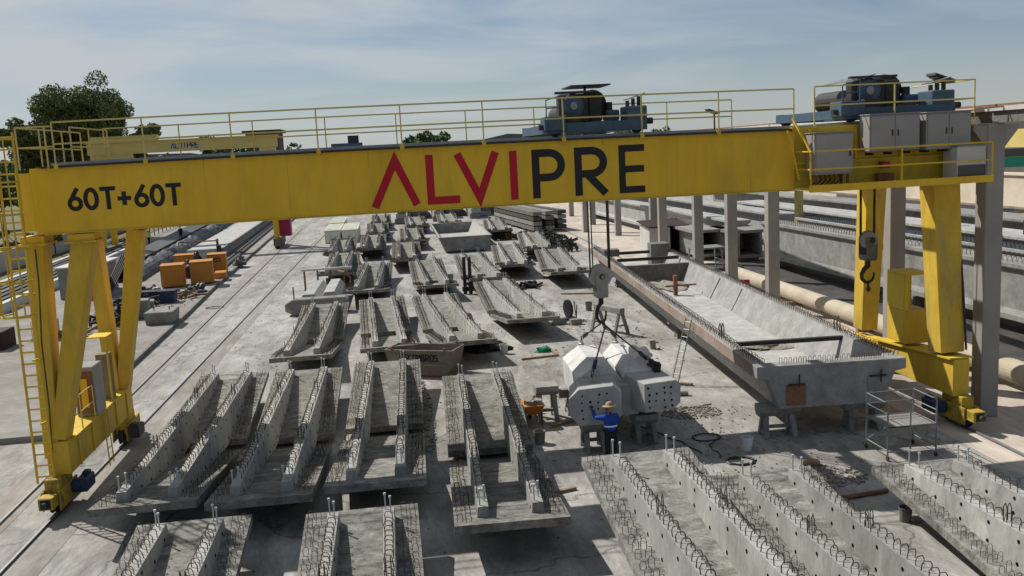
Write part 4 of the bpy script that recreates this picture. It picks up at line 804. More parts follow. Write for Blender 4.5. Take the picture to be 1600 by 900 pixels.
# ------------------------------------------------------------------ people
def skin_obj(name, verts, edges, radii, m, parent, sub=2, root=0):
    me = bpy.data.meshes.new(name); me.from_pydata(verts, edges, []); me.update(); me.materials.append(MAT[m])
    o = bpy.data.objects.new(name, me); COL.objects.link(o)
    if parent: o.parent = parent
    s_ = o.modifiers.new('skin', 'SKIN'); s_.use_smooth_shade = True
    for i, r_ in enumerate(radii):
        sv_ = me.skin_vertices[0].data[i]; sv_.radius = r_ if isinstance(r_, tuple) else (r_, r_); sv_.use_root = (i == root)
    if sub: u_ = o.modifiers.new('sub', 'SUBSURF'); u_.levels = sub; u_.render_levels = sub
    return o
def chain(*pts): return list(pts)
def person(loc, rz, label, jacket, trousers, lh, rh, le, re, hat, group, strip=True, legs=0.0):
    """standing figure, facing local +y; lh/rh hands, le/re elbows in local metres"""
    P = thing('person', label, 'person', loc, group); P.rotation_euler = (0, 0, rz); ORG[P] = Vector((0, 0, 0))
    V = [(0, 0, 0.98), (0, -0.01, 1.15), (0, 0.0, 1.36), (0, 0.02, 1.47), (0, 0.035, 1.56), (0, 0.05, 1.66), (0, 0.045, 1.75),      # pelvis .. crown
         (-0.19, 0.0, 1.42), le, lh, (0.19, 0.0, 1.42), re, rh,
         (-0.10, 0.0, 0.92), (-0.11, 0.03, 0.50), (-0.12, -0.02, 0.09), (-0.12, 0.12, 0.04), (0.10, 0.0, 0.92), (0.13, 0.05-legs, 0.50), (0.14, -0.02-legs, 0.09), (0.15, 0.12-legs, 0.04)]
    Ed = [(0, 1), (1, 2), (2, 3), (3, 4), (4, 5), (5, 6), (2, 7), (7, 8), (8, 9), (2, 10), (10, 11), (11, 12), (0, 13), (13, 14), (14, 15), (15, 16), (0, 17), (17, 18), (18, 19), (19, 20)]
    Rd = [(0.15, 0.11), (0.14, 0.10), (0.17, 0.11), 0.06, 0.058, (0.078, 0.095), (0.07, 0.085), 0.075, 0.048, 0.032, 0.075, 0.048, 0.032, 0.085, 0.06, 0.042, 0.04, 0.085, 0.06, 0.042, 0.04]
    body = skin_obj('body', V, Ed, Rd, 'skin', P)
    grow = lambda i, a: (Rd[i][0]+a, Rd[i][1]+a) if isinstance(Rd[i], tuple) else Rd[i]+a
    # jacket: torso and sleeves
    lw = tuple(Vector(le).lerp(Vector(lh), 0.86)); rw = tuple(Vector(re).lerp(Vector(rh), 0.86))
    JV = [(0, 0, 0.90), V[1], V[2], (0, 0.01, 1.45), V[7], le, lw, V[10], re, rw]
    jk = skin_obj('jacket', JV, [(0, 1), (1, 2), (2, 3), (2, 4), (4, 5), (5, 6), (2, 7), (7, 8), (8, 9)], [(0.20, 0.145), (0.19, 0.135), (0.205, 0.135), (0.11, 0.09), 0.10, 0.068, 0.05, 0.10, 0.068, 0.05], jacket, P)
    if strip:
        q = MB(); n = 26
        for a, b_ in ((1.13, 1.18),):
            vs = [(0.205*math.cos(2*math.pi*k/n), 0.155*math.sin(2*math.pi*k/n)-0.01, z) for z in (a, b_) for k in range(n)]
            q.add(vs, [(k, (k+1) % n, n+(k+1) % n, n+k) for k in range(n)])
        q.build('reflective_band', 'reflective', jk, smooth=True)
    TV = [V[0], V[13], V[14], (-0.12, -0.01, 0.12), V[17], V[18], (0.14, -0.01-legs, 0.12)]
    skin_obj('trousers', TV, [(0, 1), (1, 2), (2, 3), (0, 4), (4, 5), (5, 6)], [(0.175, 0.135), 0.115, 0.085, 0.075, 0.115, 0.085, 0.075], trousers, P)
    for x, dy_ in ((-0.12, 0), (0.145, -legs)):
        q = MB(); q.ext([(x-0.055, dy_-0.1, 0.0), (x-0.055, dy_+0.19, 0.0), (x-0.055, dy_+0.19, 0.05), (x-0.055, dy_+0.06, 0.10), (x-0.055, dy_+0.03, 0.17), (x-0.055, dy_-0.1, 0.17)], (0.11, 0, 0)); q.build('boot', 'trousers', P, bevel=0.02)
    # face and hands
    q = MB(); q.ext([(-0.018, 0.13, 1.66), (0.018, 0.13, 1.66), (0, 0.175, 1.65), ], (0, -0.01, 0.05)); q.build('nose', 'skin', body)
    for s in (-1, 1):
        q = MB(); q.lathe([(0.008, -0.01), (0.014, 0), (0.008, 0.01)], (s*0.034, 0.138, 1.70), (0, 1, 0), 8); q.build('eye', 'trousers', body); q = MB(); q.lathe([(0.01, -0.012), (0.03, 0), (0.01, 0.012)], (s*0.085, 0.04, 1.68), (1, 0, 0), 8); q.build('ear', 'skin', body)
    for w_, h_, sgn in ((le, lh, 1), (re, rh, -1)):
        d = (Vector(h_)-Vector(w_)).normalized(); h0 = Vector(h_); sd_ = d.cross(Vector((0, 0, 1)) if abs(d.z) < 0.9 else Vector((0, 1, 0))).normalized(); nn = d.cross(sd_)
        hv = [tuple(h0-d*0.04), tuple(h0+d*0.05)]; he = [(0, 1)]; hr = [(0.03, 0.03), (0.04, 0.032)]
        q = MB(); q.beam(h0-d*0.02, h0+d*0.08, 0.075, 0.03, 0.085, 0.028, side=tuple(sd_))
        for k, ln in enumerate((0.07, 0.085, 0.08, 0.06)):
            a = h0+d*0.075+sd_*(-0.032+0.021*k); b_ = a+d*ln*0.55-nn*0.004*sgn; c_ = b_+d*ln*0.4-nn*0.025*sgn; q.tube([a, b_, c_], 0.0095, 6)
        a = h0+d*0.02-sd_*0.036*sgn; q.tube([a, a+d*0.03-sd_*0.03*sgn, a+d*0.065-sd_*0.034*sgn], 0.011, 6)
        q.build('hand', 'dark_steel' if group is None else 'skin', body)
    if hat == 'straw':
        q = MB(); q.lathe([(0.215, 0.0), (0.22, 0.012), (0.15, 0.03), (0.112, 0.045), (0.108, 0.09), (0.085, 0.135), (0.03, 0.15)], (0, 0.035, 1.725), (0.0, 0.10, 1), 26); q.build('straw_hat', 'straw', P, smooth=True)
    elif hat: q = MB(); q.lathe([(0.125, 0.0), (0.12, 0.05), (0.08, 0.12), (0.02, 0.14)], (0, 0.045, 1.70), (0, 0, 1), 16); q.build('helmet', hat, P, smooth=True)
    else: q = MB(); q.lathe([(0.09, 0.0), (0.105, 0.05), (0.08, 0.11), (0.02, 0.13)], (0, 0.04, 1.68), (0, 0, 1), 14); q.build('hair', 'trousers', P, smooth=True)
    return P
person((6.10, 26.22, 0), R(6), 'worker in straw hat and blue jacket working at the drilled concrete block', 'blue_jacket', 'trousers', (-0.38, 0.55, 1.58), (0.12, 0.55, 1.35), (-0.40, 0.22, 1.36), (0.34, 0.20, 1.16), 'straw', None)
person((-28.6, 114.6, 0.22), R(-70), 'worker in yellow-green hi-vis vest at the far left bed', 'hivis', 'trousers', (-0.25, 0.4, 1.0), (0.25, 0.4, 1.0), (-0.30, 0.1, 1.12), (0.30, 0.1, 1.12), None, 'far workers', False)
person((-26.1, 120.3, 0.22), R(40), 'far worker in dark clothes right of the hi-vis worker', 'trousers', 'trousers', (-0.25, 0.35, 1.0), (0.25, 0.35, 1.0), (-0.30, 0.1, 1.12), (0.30, 0.1, 1.12), 'white_panel', 'far workers', False)

# ------------------------------------------------------------------ concrete columns and crane runway on the right
def colpos(Y): return 18.85+0.037*(Y-27.1)
def column(x, y, h, w, d, lab, corbel=True):
    t = thing('concrete_column', lab, 'column', (x, y, 0), 'runway columns')
    MB().box((x, y, h/2), (w, d, h)).build('shaft', 'column', t, bevel=0.03)
    if corbel:
        q = MB(); q.ext([(x-w/2-0.45, y-d/2+0.03, h-0.05), (x-w/2-0.45, y-d/2+0.03, h-0.2), (x-w/2-0.002, y-d/2+0.03, h-0.75), (x-w/2-0.002, y-d/2+0.03, h-0.05)], (0, d-0.06, 0)); q.build('corbel', 'column', t); q = MB(); q.ext([(x+w/2+0.45, y-d/2+0.03, h-0.05), (x+w/2+0.002, y-d/2+0.03, h-0.05), (x+w/2+0.002, y-d/2+0.03, h-0.75), (x+w/2+0.45, y-d/2+0.03, h-0.2)], (0, d-0.06, 0)); q.build('corbel', 'column', t)
    return t
CY = [(18.95, 27.3, 'concrete runway column closest to the camera, at the right gantry leg'), (19.25, 33.4, 'concrete column between the two right legs of the yellow gantry'), (19.95, 46.6, 'concrete column standing before the cream pipe'),
      (20.35, 53.6, 'concrete column at the open end of the cream pipe'), (20.65, 60.6, 'concrete column beside the work platform'), (21.0, 70.0, 'concrete column just right of the tin shed'), (21.15, 99.2, 'slim far column behind the hoist ropes, nearest the yard')]
for x, y, lab in CY: column(x, y, 9.5, 0.62, 0.55, lab)
for x, y, lab in ((22.9, 79.0, 'rear row column directly behind the tin shed'), (23.3, 93.4, 'rear row column left of the tin shed'), (23.9, 108.0, 'rear row column behind the ropes of the hook block'), (24.3, 123.0, 'farthest rear row column under the girder lettering')): column(x, y, 9.0, 0.62, 0.55, lab)
t = thing('crane_runway', 'dark runway beam with pale top edge carried by the right columns', 'runway beam', (18.9, 27, 9.0))
pts = [(18.75, 17.5)]+[(a, b_) for a, b_, _ in CY]
for (a, b_) in zip(pts[:-1], pts[1:]):
    MB().beam((a[0]+0.2, a[1]+0.03, 9.69), (b_[0]+0.2, b_[1]-0.03, 9.69), 0.40, 0.36).build('runway_segment', 'concrete_dark', t)
    MB().beam((a[0]+0.2, a[1]+0.05, 9.945), (b_[0]+0.2, b_[1]-0.05, 9.945), 0.60, 0.14).build('top_edge', 'white_panel', t)
    MB().beam((a[0]+0.2, a[1]+0.05, 10.055), (b_[0]+0.2, b_[1]-0.05, 10.055), 0.08, 0.07).build('runway_rail', 'rust', t)

# ------------------------------------------------------------------ long stored girders on the right
def long_girder(x0, y0, x1, y1, z0, h, wt_, wb_, lab, stir=True, m='concrete', tw=0.35):
    d = Vector((x1-x0, y1-y0, 0)); Ln = d.length
    t = thing('precast_girder', lab, 'bridge girder', (x0, y0, 0), 'stored bridge girders'); t.rotation_euler = (0, 0, -math.atan2(d.x, d.y)); ORG[t] = Vector((0, 0, 0))
    a, b_, c = wb_/2, tw/2, wt_/2
    P = [(-a, z0), (a, z0), (a, z0+0.25), (b_, z0+0.5), (b_, z0+h-0.4), (c, z0+h-0.2), (c, z0+h), (-c, z0+h), (-c, z0+h-0.2), (-b_, z0+h-0.4), (-b_, z0+0.5), (-a, z0+0.25)]
    MB().ext([(x, 0, z) for x, z in P], (0, Ln, 0)).build('girder_body', m, t, bevel=0.02)
    q = MB(); y = 0.3; rr = random.Random(2)
    while y < Ln-0.2 and stir:
        for ox in (-c*0.55, c*0.55): hoop(q, ox, y, z0+h, 0.2, 0.24, 0.012, rr.uniform(-0.15, 0.15))
        y += 0.33
    if stir: q.build('top_stirrups', 'rebar', t, kind='stuff')
    for y in (1.5, Ln/2, Ln-1.5): MB().bb(-a-0.2, a+0.2, y-0.25, y+0.25, 0.006, z0-0.002).build('bearer', 'concrete_dark', t)
    return t
long_girder(28.5, 26.0, 27.8, 65.0, 0.65, 2.6, 1.7, 1.6, 'grey bridge girder stored behind the cream pipe, closest to the columns', True, 'concrete', 1.3)
long_girder(32.6, 26.0, 31.8, 68.0, 0.6, 2.5, 1.7, 1.4, 'pale bridge girder, second behind the cream pipe', True, 'concrete_pale', 1.0)
long_girder(37.6, 28.0, 36.8, 92.0, 0.6, 2.3, 2.6, 1.6, 'wide pale bridge girder, third behind the cream pipe', False, 'concrete_pale', 1.0)
long_girder(44.4, 32.0, 43.6, 120.0, 0.5, 2.4, 2.8, 1.6, 'far bridge girder, fourth row from the columns', False, 'concrete', 1.0)
long_girder(27.6, 70.5, 26.6, 118.0, 0.6, 2.3, 1.7, 1.4, 'far bridge girder stored behind the tin shed', False, 'concrete_pale', 1.0)
long_girder(32.6, 72.0, 31.6, 122.0, 0.6, 2.4, 2.0, 1.4, 'far bridge girder stored beyond the hollow box segments', False, 'concrete_pale', 1.0)
for k, y in enumerate((36, 43, 50, 57, 66)):
    q = MB(); q.bb(37.0, 37.25, y-0.12, y+0.12, 2.905, 3.75); tag(q.build('steel_post', 'dark_steel'), ('first', 'second', 'third', 'fourth', 'fifth')[k]+' dark post from the right on the wide stored girder', 'post', 'posts on stored girders')
# hollow box segments
for x, y, lab in ((24.8, 69.5, 'hollow box segment with black opening left, behind the work platform'), (27.0, 67.2, 'hollow box segment with black opening right, behind the column by the pipe')):
    t = thing('box_segment', lab, 'box segment', (x, y, 0), 'hollow box segments')
    m = MB(); m.bb(x-1.0, x+1.0, y, y+5, 0.3, 0.5); m.bb(x-1.5, x+1.5, y, y+5, 2.2, 2.42); t1 = m.build('slab', 'concrete', t)
    m = MB(); m.bb(x-1.0, x-0.8, y, y+5, 0.503, 2.198); m.bb(x+0.8, x+1.0, y, y+5, 0.503, 2.198); m.bb(x-0.8, x+0.8, y+4.7, y+4.99, 0.503, 2.198); m.build('web', 'concrete', t)
    MB().bb(x-0.9, x+0.9, y+0.5, y+0.9, 0.006, 0.298).build('bearer', 'concrete_dark', t)
# cream pipe
t = thing('steel_pipe', 'thick cream pipe lying along the columns on timber saddles', 'pipe', (22.05, 27, 0))
pa, pb = Vector((21.85, 22.0, 0.62)), Vector((22.35, 58.0, 0.62)); pv = pb-pa
MB().cyl(pa, pb, 0.42, 24).build('pipe_barrel', 'pipe_cream', t, smooth=False)
q = MB(); q.lathe([(0.42, 0), (0.62, 0.001), (0.62, 0.10), (0.42, 0.101)], pb, pv, 24); q.build('end_flange', 'concrete_rust', t)
for u in (0.08, 0.3, 0.52, 0.74, 0.95): c = pa+pv*u; MB().bb(c.x-0.5, c.x+0.5, c.y-0.12, c.y+0.12, 0.006, 0.21).build('saddle', 'timber', t)
q = MB(); q.bb(20.75, 21.25, 53.0, 53.25, 0.006, 0.9); tag(q.build('fire_box', 'magenta'), 'small dark red box at the foot of the column by the pipe end', 'box')

# ------------------------------------------------------------------ cream crane behind on the far right
t = thing('cream_runway', 'cream crane runway on pale yellow columns at the far right', 'crane runway', (30.2, 42, 0))
MB().beam((30.6, 20, 6.2), (30.0, 75, 6.2), 0.5, 1.5).build('runway_beam', 'cream', t); MB().beam((30.6, 20, 5.40), (30.0, 75, 5.40), 0.8, 0.1).build('bottom_flange', 'concrete_rust', t); MB().beam((30.6, 20, 7.0), (30.0, 75, 7.0), 0.7, 0.1).build('top_flange', 'cream', t)
for y in (28.0, 41.5, 55.0, 68.5): MB().bb(31.3, 31.75, y-0.3, y+0.3, 3.3 if y < 66 else 0.006, 9.3).build('column', 'yellow_pale', t); MB().bb(30.3, 31.29, y-0.2, y+0.2, 5.1, 5.34).build('bracket', 'yellow_pale', t)
MB().beam((31.6, 24, 8.7), (31.2, 70, 8.7), 0.3, 0.9).build('upper_beam', 'yellow_pale', t)
t = thing('workshop_hall', 'cream hall wall with green strip at the far right edge', 'building', (62, 95, 0))
MB().bb(48.0, 84.0, 95.0, 110.0, 0, 7.2).build('wall', 'cream', t); MB().bb(47.8, 84.2, 94.8, 110.2, 7.202, 7.5).build('roof', 'grime', t); MB().bb(47.9, 84.0, 94.95, 94.99, 4.6, 5.7).build('green_strip', 'green_roof', t); MB().bb(47.9, 84.0, 94.95, 94.99, 5.75, 6.6).build('window_strip', 'glass_dark', t)

# ------------------------------------------------------------------ tin shed and work platform
t = thing('tin_shed', 'small rusty tin shed with dark doorway beside the far columns', 'shed', (22.9, 77, 0))
x0, x1, y0, y1 = 21.2, 24.3, 74.4, 77.4
for i in range(14):
    a = x0+(x1-x0)*i/14; MB().bb(a+0.01, a+(x1-x0)/14-0.01, y0, y0+0.05+0.02*(i % 2), 0.006, 2.35 if not 8 <= i <= 11 else 0.3).build('wall_sheet', 'shed_tin', t) if not 8 <= i <= 11 else None
for i in range(12):
    a = y0+0.08+(y1-y0-0.1)*i/12; MB().bb(x0, x0+0.05+0.02*(i % 2), a, a+(y1-y0-0.1)/12-0.015, 0.006, 2.45).build('wall_sheet', 'white_panel', t)
MB().bb(x1-0.05, x1, y0+0.08, y1, 0.006, 2.4).build('wall', 'concrete_rust', t); MB().bb(x0+0.08, x1-0.06, y1-0.06, y1, 0.006, 2.4).build('wall', 'concrete_rust', t)
q = MB(); q.ext([(x0-0.25, y0-0.25, 2.42), (x1+0.25, y0-0.25, 2.42), (x1+0.25, y1+0.2, 2.72), (x0-0.25, y1+0.2, 2.72)], (0, 0, 0.06)); q.build('roof', 'maroon', t)
MB().bb(x0+1.75, x0+2.65, y0+1.0, y0+1.05, 0.006, 2.2).build('painted_doorway_shade', 'hole', t)  # black panel added behind the doorway, painted dark for the shaded inside
def table(x, y, w, d, h, lab):
    t = thing('work_platform', lab, 'platform', (x, y, 0)); MB().bb(x-w/2, x+w/2, y-d/2, y+d/2, h, h+0.12).build('top', 'concrete', t, bevel=0.02)
    for sx in (-1, 1):
        for sy in (-1, 1): MB().beam((x+sx*w*0.4, y+sy*d*0.4, h), (x+sx*w*0.45, y+sy*d*0.45, 0.006), 0.09, 0.09).build('leg', 'galv', t)
        MB().beam((x+sx*w*0.43, y-d*0.43, h*0.45), (x+sx*w*0.43, y+d*0.43, h*0.45), 0.05, 0.05).build('brace', 'galv', t)
table(22.7, 65.0, 2.4, 1.8, 1.55, 'work platform with slab top beside the columns near the shed')

# ------------------------------------------------------------------ mobile scaffold, ladder, sawhorse
t = thing('mobile_scaffold', 'small aluminium wheeled scaffold in front of the right gantry leg', 'scaffold', (14.4, 24.8, 0))
sx0, sx1, sy0, sy1 = 13.75, 15.25, 24.1, 25.3
for x in (sx0, sx1):
    for y in (sy0, sy1):
        MB().cyl((x, y, 0.12), (x, y, 1.75), 0.025, 8).build('upright', 'galv', t); q = MB(); q.cyl((x-0.02, y, 0.075), (x+0.02, y, 0.075), 0.07, 12); q.build('castor', 'dark_steel', t)
for k in range(4): MB().cyl((sx0, sy0, 0.25+0.25*k), (sx0+0.7, sy0, 0.25+0.25*k), 0.018, 6).build('rung', 'galv', t)
MB().cyl((sx0+0.7, sy0, 0.05), (sx0+0.7, sy0, 1.6), 0.022, 8).build('upright', 'galv', t)
for z in (0.3, 1.0, 1.4, 1.72):
    for a, b_ in (((sx0, sy0), (sx0, sy1)), ((sx1, sy0), (sx1, sy1)), ((sx0, sy1), (sx1, sy1))): MB().cyl((*a, z), (*b_, z), 0.018, 6).build('rail', 'galv', t)
MB().cyl((sx0, sy0, 1.0), (sx1, sy0, 1.0), 0.018, 6).build('rail', 'galv', t)
MB().bb(sx0+0.05, sx1-0.05, sy0+0.05, sy1-0.05, 0.96, 0.995).build('deck', 'concrete', t)
MB().cyl((sx0, sy1, 0.3), (sx1, sy1, 1.0), 0.016, 6).build('diagonal', 'galv', t); MB().cyl((sx1, sy0, 0.3), (sx0+0.7, sy0, 1.0), 0.016, 6).build('diagonal', 'galv', t)
t = thing('leaning_ladder', 'aluminium ladder leaning against the rusty side of the trough girder', 'ladder', (10.5, 34.2, 0))
ladder_mesh((10.45, 34.2, 0.006), (11.27, 34.75, 2.5), (0.15, -0.28, 0), 9, 0.025).build('ladder_frame', 'galv', t)
t = thing('sawhorse', 'heavy concrete A-frame sawhorse behind the hook block', 'sawhorse', (10.7, 44.3, 0))
MB().beam((10.15, 46.0, 1.25), (11.05, 44.0, 1.25), 0.3, 0.3).build('top_beam', 'concrete', t, bevel=0.02)
for (x, y) in ((10.2, 45.8), (11.0, 44.2)):
    for s in (-1, 1): MB().beam((x+s*0.08, y, 1.12), (x+s*0.42, y-0.02+s*0.25, 0.006), 0.12, 0.14).build('leg', 'concrete', t)
    MB().beam((x-0.25, y-0.12, 0.5), (x+0.25, y+0.12, 0.5), 0.06, 0.08).build('brace', 'concrete', t)

# ------------------------------------------------------------------ small yard things
def bucket(x, y, lab, m='bucket_white', r=0.15, h=0.34, z=0.006):
    t = thing('bucket', lab, 'bucket', (x, y, z), 'buckets in the yard')
    q = MB(); q.lathe([(r*0.82, 0), (r, h), (r*1.06, h), (r*1.06, h-0.025), (r*0.94, h-0.026), (r*0.78, 0.02)], (x, y, z), (0, 0, 1), 18); q.build('pail', m, t, smooth=False)
    n = 10; MB().tube([(x+r*math.cos(math.pi*k/n), y-r*0.5*math.sin(math.pi*k/n)-0.01, z+h-0.02-0.08*math.sin(math.pi*k/n)) for k in range(n+1)], 0.006, 5).build('handle', 'steel', t)
    MB().cyl((x, y, z+h*0.55), (x, y, z+h*0.6), r*0.9, 16).build('contents', 'concrete_dark', t)
bucket(4.3, 28.6, 'grey bucket below the wheelbarrow', 'concrete_dark', 0.19, 0.42); bucket(10.3, 26.1, 'pale bucket beside the near left trestle of the trough', 'bucket_white', 0.19, 0.42)
bucket(11.6, 40.7, 'dark bucket in the shade line behind the cap piece', 'concrete_dark'); bucket(11.0, 51.7, 'dark bucket behind the hand cart', 'concrete_dark', 0.2, 0.5); bucket(4.85, 42.2, 'pale bucket beside the black sheeting', 'bucket_white', 0.2, 0.45)
bucket(11.95, 20.1, 'dark bucket between the bottom right slabs', 'concrete_dark', 0.16, 0.36)
bucket(8.02, 27.75, 'dark pot standing on the right block of the cap piece', 'black_plastic', 0.14, 0.26, 2.235)
# wheelbarrow
t = thing('wheelbarrow', 'orange wheelbarrow loaded with rubble right of the ribbed slab', 'wheelbarrow', (4.4, 30.8, 0))
x, y = 4.42, 30.8
q = MB(); q.loft([(x-0.2, y-0.35, 0.42), (x+0.2, y-0.35, 0.42), (x+0.2, y+0.35, 0.42), (x-0.2, y+0.35, 0.42)], [(x-0.36, y-0.55, 0.78), (x+0.36, y-0.55, 0.78), (x+0.36, y+0.55, 0.78), (x-0.36, y+0.55, 0.78)]); q.build('tray', 'orange', t)
q = MB(); q.cyl((x-0.05, y+0.75, 0.2), (x+0.05, y+0.75, 0.2), 0.2, 16); q.build('wheel', 'black_plastic', t)
for s in (-1, 1):
    MB().tube([(x+s*0.08, y+0.75, 0.2), (x+s*0.22, y+0.3, 0.40), (x+s*0.28, y-0.6, 0.5), (x+s*0.29, y-1.0, 0.62)], 0.02, 6).build('handle', 'dark_steel', t); MB().beam((x+s*0.24, y-0.3, 0.42), (x+s*0.27, y-0.4, 0.006), 0.04, 0.04).build('leg', 'dark_steel', t)
for k in range(9):
    q = MB(); q.box((x+rnd.uniform(-0.22, 0.22), y+rnd.uniform(-0.38, 0.38), 0.84), (0.2, 0.24, 0.18), rnd.uniform(0, 3)); q.disp(0.03, 5); q.build('rubble_piece', 'rubble', t)
# steel skip with its lettering
t = thing('rubble_skip', 'steel rubble skip with black stencilled lettering behind the row of four', 'skip', (0.9, 39.5, 0))
a = Vector((-0.55, 39.6)); b_ = Vector((2.1, 38.3)); dv = (b_-a).normalized(); nv = Vector((-dv.y, dv.x))
def SP(u, v, z): p = a+dv*u+nv*v; return (p.x, p.y, z)
Lk = (b_-a).length; hh = 1.18; wk = 1.35
def panel(A, B, nm, m='skip_paint'):    # thin plates with thickness
    return MB().loft(A, B).build(nm, m, t)
panel([SP(-0.12, 0, hh), SP(Lk+0.12, 0, hh), SP(Lk-0.18, 0, 0.08), SP(0.18, 0, 0.08)], [SP(-0.12, 0.05, hh), SP(Lk+0.12, 0.05, hh), SP(Lk-0.18, 0.05, 0.08), SP(0.18, 0.05, 0.08)], 'front_plate')
panel([SP(-0.12, wk, hh), SP(Lk+0.12, wk, hh), SP(Lk-0.18, wk, 0.08), SP(0.18, wk, 0.08)], [SP(-0.12, wk+0.05, hh), SP(Lk+0.12, wk+0.05, hh), SP(Lk-0.18, wk+0.05, 0.08), SP(0.18, wk+0.05, 0.08)], 'rear_plate')
panel([SP(-0.12, 0.052, hh), SP(-0.07, 0.052, hh), SP(0.23, 0.052, 0.08), SP(0.18, 0.052, 0.08)], [SP(-0.12, wk-0.002, hh), SP(-0.07, wk-0.002, hh), SP(0.23, wk-0.002, 0.08), SP(0.18, wk-0.002, 0.08)], 'side_plate')
panel([SP(Lk+0.07, 0.052, hh), SP(Lk+0.12, 0.052, hh), SP(Lk-0.18, 0.052, 0.08), SP(Lk-0.23, 0.052, 0.08)], [SP(Lk+0.07, wk-0.002, hh), SP(Lk+0.12, wk-0.002, hh), SP(Lk-0.18, wk-0.002, 0.08), SP(Lk-0.23, wk-0.002, 0.08)], 'side_plate')
panel([SP(0.1, 0.02, 0.006), SP(Lk-0.1, 0.02, 0.006), SP(Lk-0.2, 0.02, 0.079), SP(0.2, 0.02, 0.079)], [SP(0.1, wk, 0.006), SP(Lk-0.1, wk, 0.006), SP(Lk-0.2, wk, 0.079), SP(0.2, wk, 0.079)], 'floor_plate', 'rust')
for zz_ in (hh-0.04, 0.55): MB().beam(SP(-0.1+0.2*(zz_ < 1), -0.03, zz_), SP(Lk+0.1-0.2*(zz_ < 1), -0.03, zz_), 0.05, 0.09).build('rim_bar', 'skip_paint', t)
for u, v in ((0.25, -0.02), (Lk-0.25, -0.02), (0.25, wk+0.07), (Lk-0.25, wk+0.07)): MB().cyl(SP(u, v, hh), SP(u, v, hh+0.13), 0.05, 8).build('lug', 'rust', t)
q = MB(); GL = {'E': [[(0, 0), (0, 1)], [(0, 1), (.6, 1)], [(0, .5), (.5, .5)], [(0, 0), (.6, 0)]], 'S': [[(.6, .95), (.1, .95), (.05, .55), (.55, .48), (.58, .05), (0, .05)]], 'C': [[(.6, .95), (.05, .9), (.05, .1), (.6, .05)]], 'O': [[(.05, .05), (.05, .95), (.6, .95), (.6, .05), (.05, .05)]], 'M': [[(0, 0), (.05, 1), (.3, .5), (.55, 1), (.6, 0)]], 'B': [[(.05, 0), (.05, 1), (.5, .95), (.5, .55), (.05, .5), (.58, .45), (.58, .05), (.05, 0)]], 'R': [[(.05, 0), (.05, 1), (.55, .95), (.55, .5), (.05, .5)], [(.2, .5), (.6, 0)]]}
u = 0.62
for ch in 'ESCOMBROS':
    gm = MB()
    for st in GL[ch]:
        for (p0, p1) in zip(st[:-1], st[1:]):
            A = Vector(SP(u+p0[0]*0.25, -0.012, 0.70+p0[1]*0.28)); B = Vector(SP(u+p1[0]*0.25, -0.012, 0.70+p1[1]*0.28)); gm.beam(A, B, 0.01, 0.055, side=(nv.x, nv.y, 0))
    gm.build('letter_'+ch.lower(), 'letter_black', t); u += 0.20
# hand cart / coil stand, stools
t = thing('coil_stand', 'dark coil stand left of the hook block', 'coil stand', (9.4, 49.3, 0))
q = MB(); q.lathe([(0.25, -0.08), (0.5, -0.06), (0.5, 0.06), (0.25, 0.08)], (9.35, 49.4, 0.62), (1, 0.3, 0), 22); q.build('coil', 'black_plastic', t); MB().bb(8.95, 9.75, 49.1, 49.7, 0.006, 0.13).build('base', 'dark_steel', t)
MB().tube([(9.75, 49.2, 0.05), (9.8, 49.2, 0.8), (9.7, 49.5, 1.0), (9.85, 49.7, 0.05)], 0.03, 6).build('frame', 'dark_steel', t)
for x, y, d, lab in ((8.62, 48.3, (0.75, 0.4, 0.35), 'grey concrete block left of the coil stand'), (9.45, 47.9, (0.6, 0.4, 0.3), 'small dark block in front of the coil stand')): tag(MB().box((x, y, d[2]/2+0.006), d, 0.1).build('concrete_block', 'concrete', None, bevel=0.02), lab, 'block')
tag(lump('green_sack', (6.7, 41.9, 0), (0.42, 0.2, 0.22), 'green_plastic', None, None, 4, 0.3, zmin=0.006), 'bright green plastic bundle on the ground left of the cap piece', 'bundle')
def plank(a, b_, lab, w=0.15, h=0.08, m='timber'): tag(MB().beam((*a, h/2+0.006), (*b_, h/2+0.006), w, h).build('plank', m, None), lab, 'plank', 'planks on the ground')
plank((5.45, 40.6), (7.15, 40.85), 'long board on the ground in front of the green bundle'); plank((7.15, 40.95), (7.0, 42.6), 'short board at the corner of the green bundle', 0.12)
plank((10.6, 58.2), (13.4, 57.2), 'long grey board behind the hook block', 0.2); plank((5.0, 30.2), (6.3, 30.9), 'dark board under the free trestle'); plank((3.6, 24.0), (4.6, 24.3), 'dark board right of the slab closest to the worker', 0.1)
plank((9.0, 35.5), (11.2, 33.9), 'board at the foot of the leaning ladder', 0.2); plank((9.3, 37.2), (9.0, 38.2), 'short rod on the ground behind the cap piece', 0.05, 0.05, 'dark_steel')
tag(MB().tube([(10.2, 21.6, 0.06), (12.5, 21.9, 0.06)], 0.06, 10).build('red_pipe', 'rust'), 'rusty red pipe between the bottom right slabs', 'pipe')
tag(MB().tube([(11.3, 24.4, 0.1), (11.75, 24.25, 0.1)], 0.1, 14).build('short_pipe', 'timber'), 'short tan tube lying under the trough front', 'tube')
tag(MB().tube([(8.7, 33.0, 0.1), (10.6, 32.6, 0.1)], 0.1, 12).build('concrete_pipe', 'concrete_pale'), 'pale pipe lying right of the cap piece at the ladder foot', 'pipe')
lump('black_sheeting', (4.0, 43.1, 0), (0.95, 0.5, 0.5), 'black_plastic', 'crumpled black plastic sheeting in the shade of a slab', 'plastic sheet', 8, 0.5, zmin=0.006)
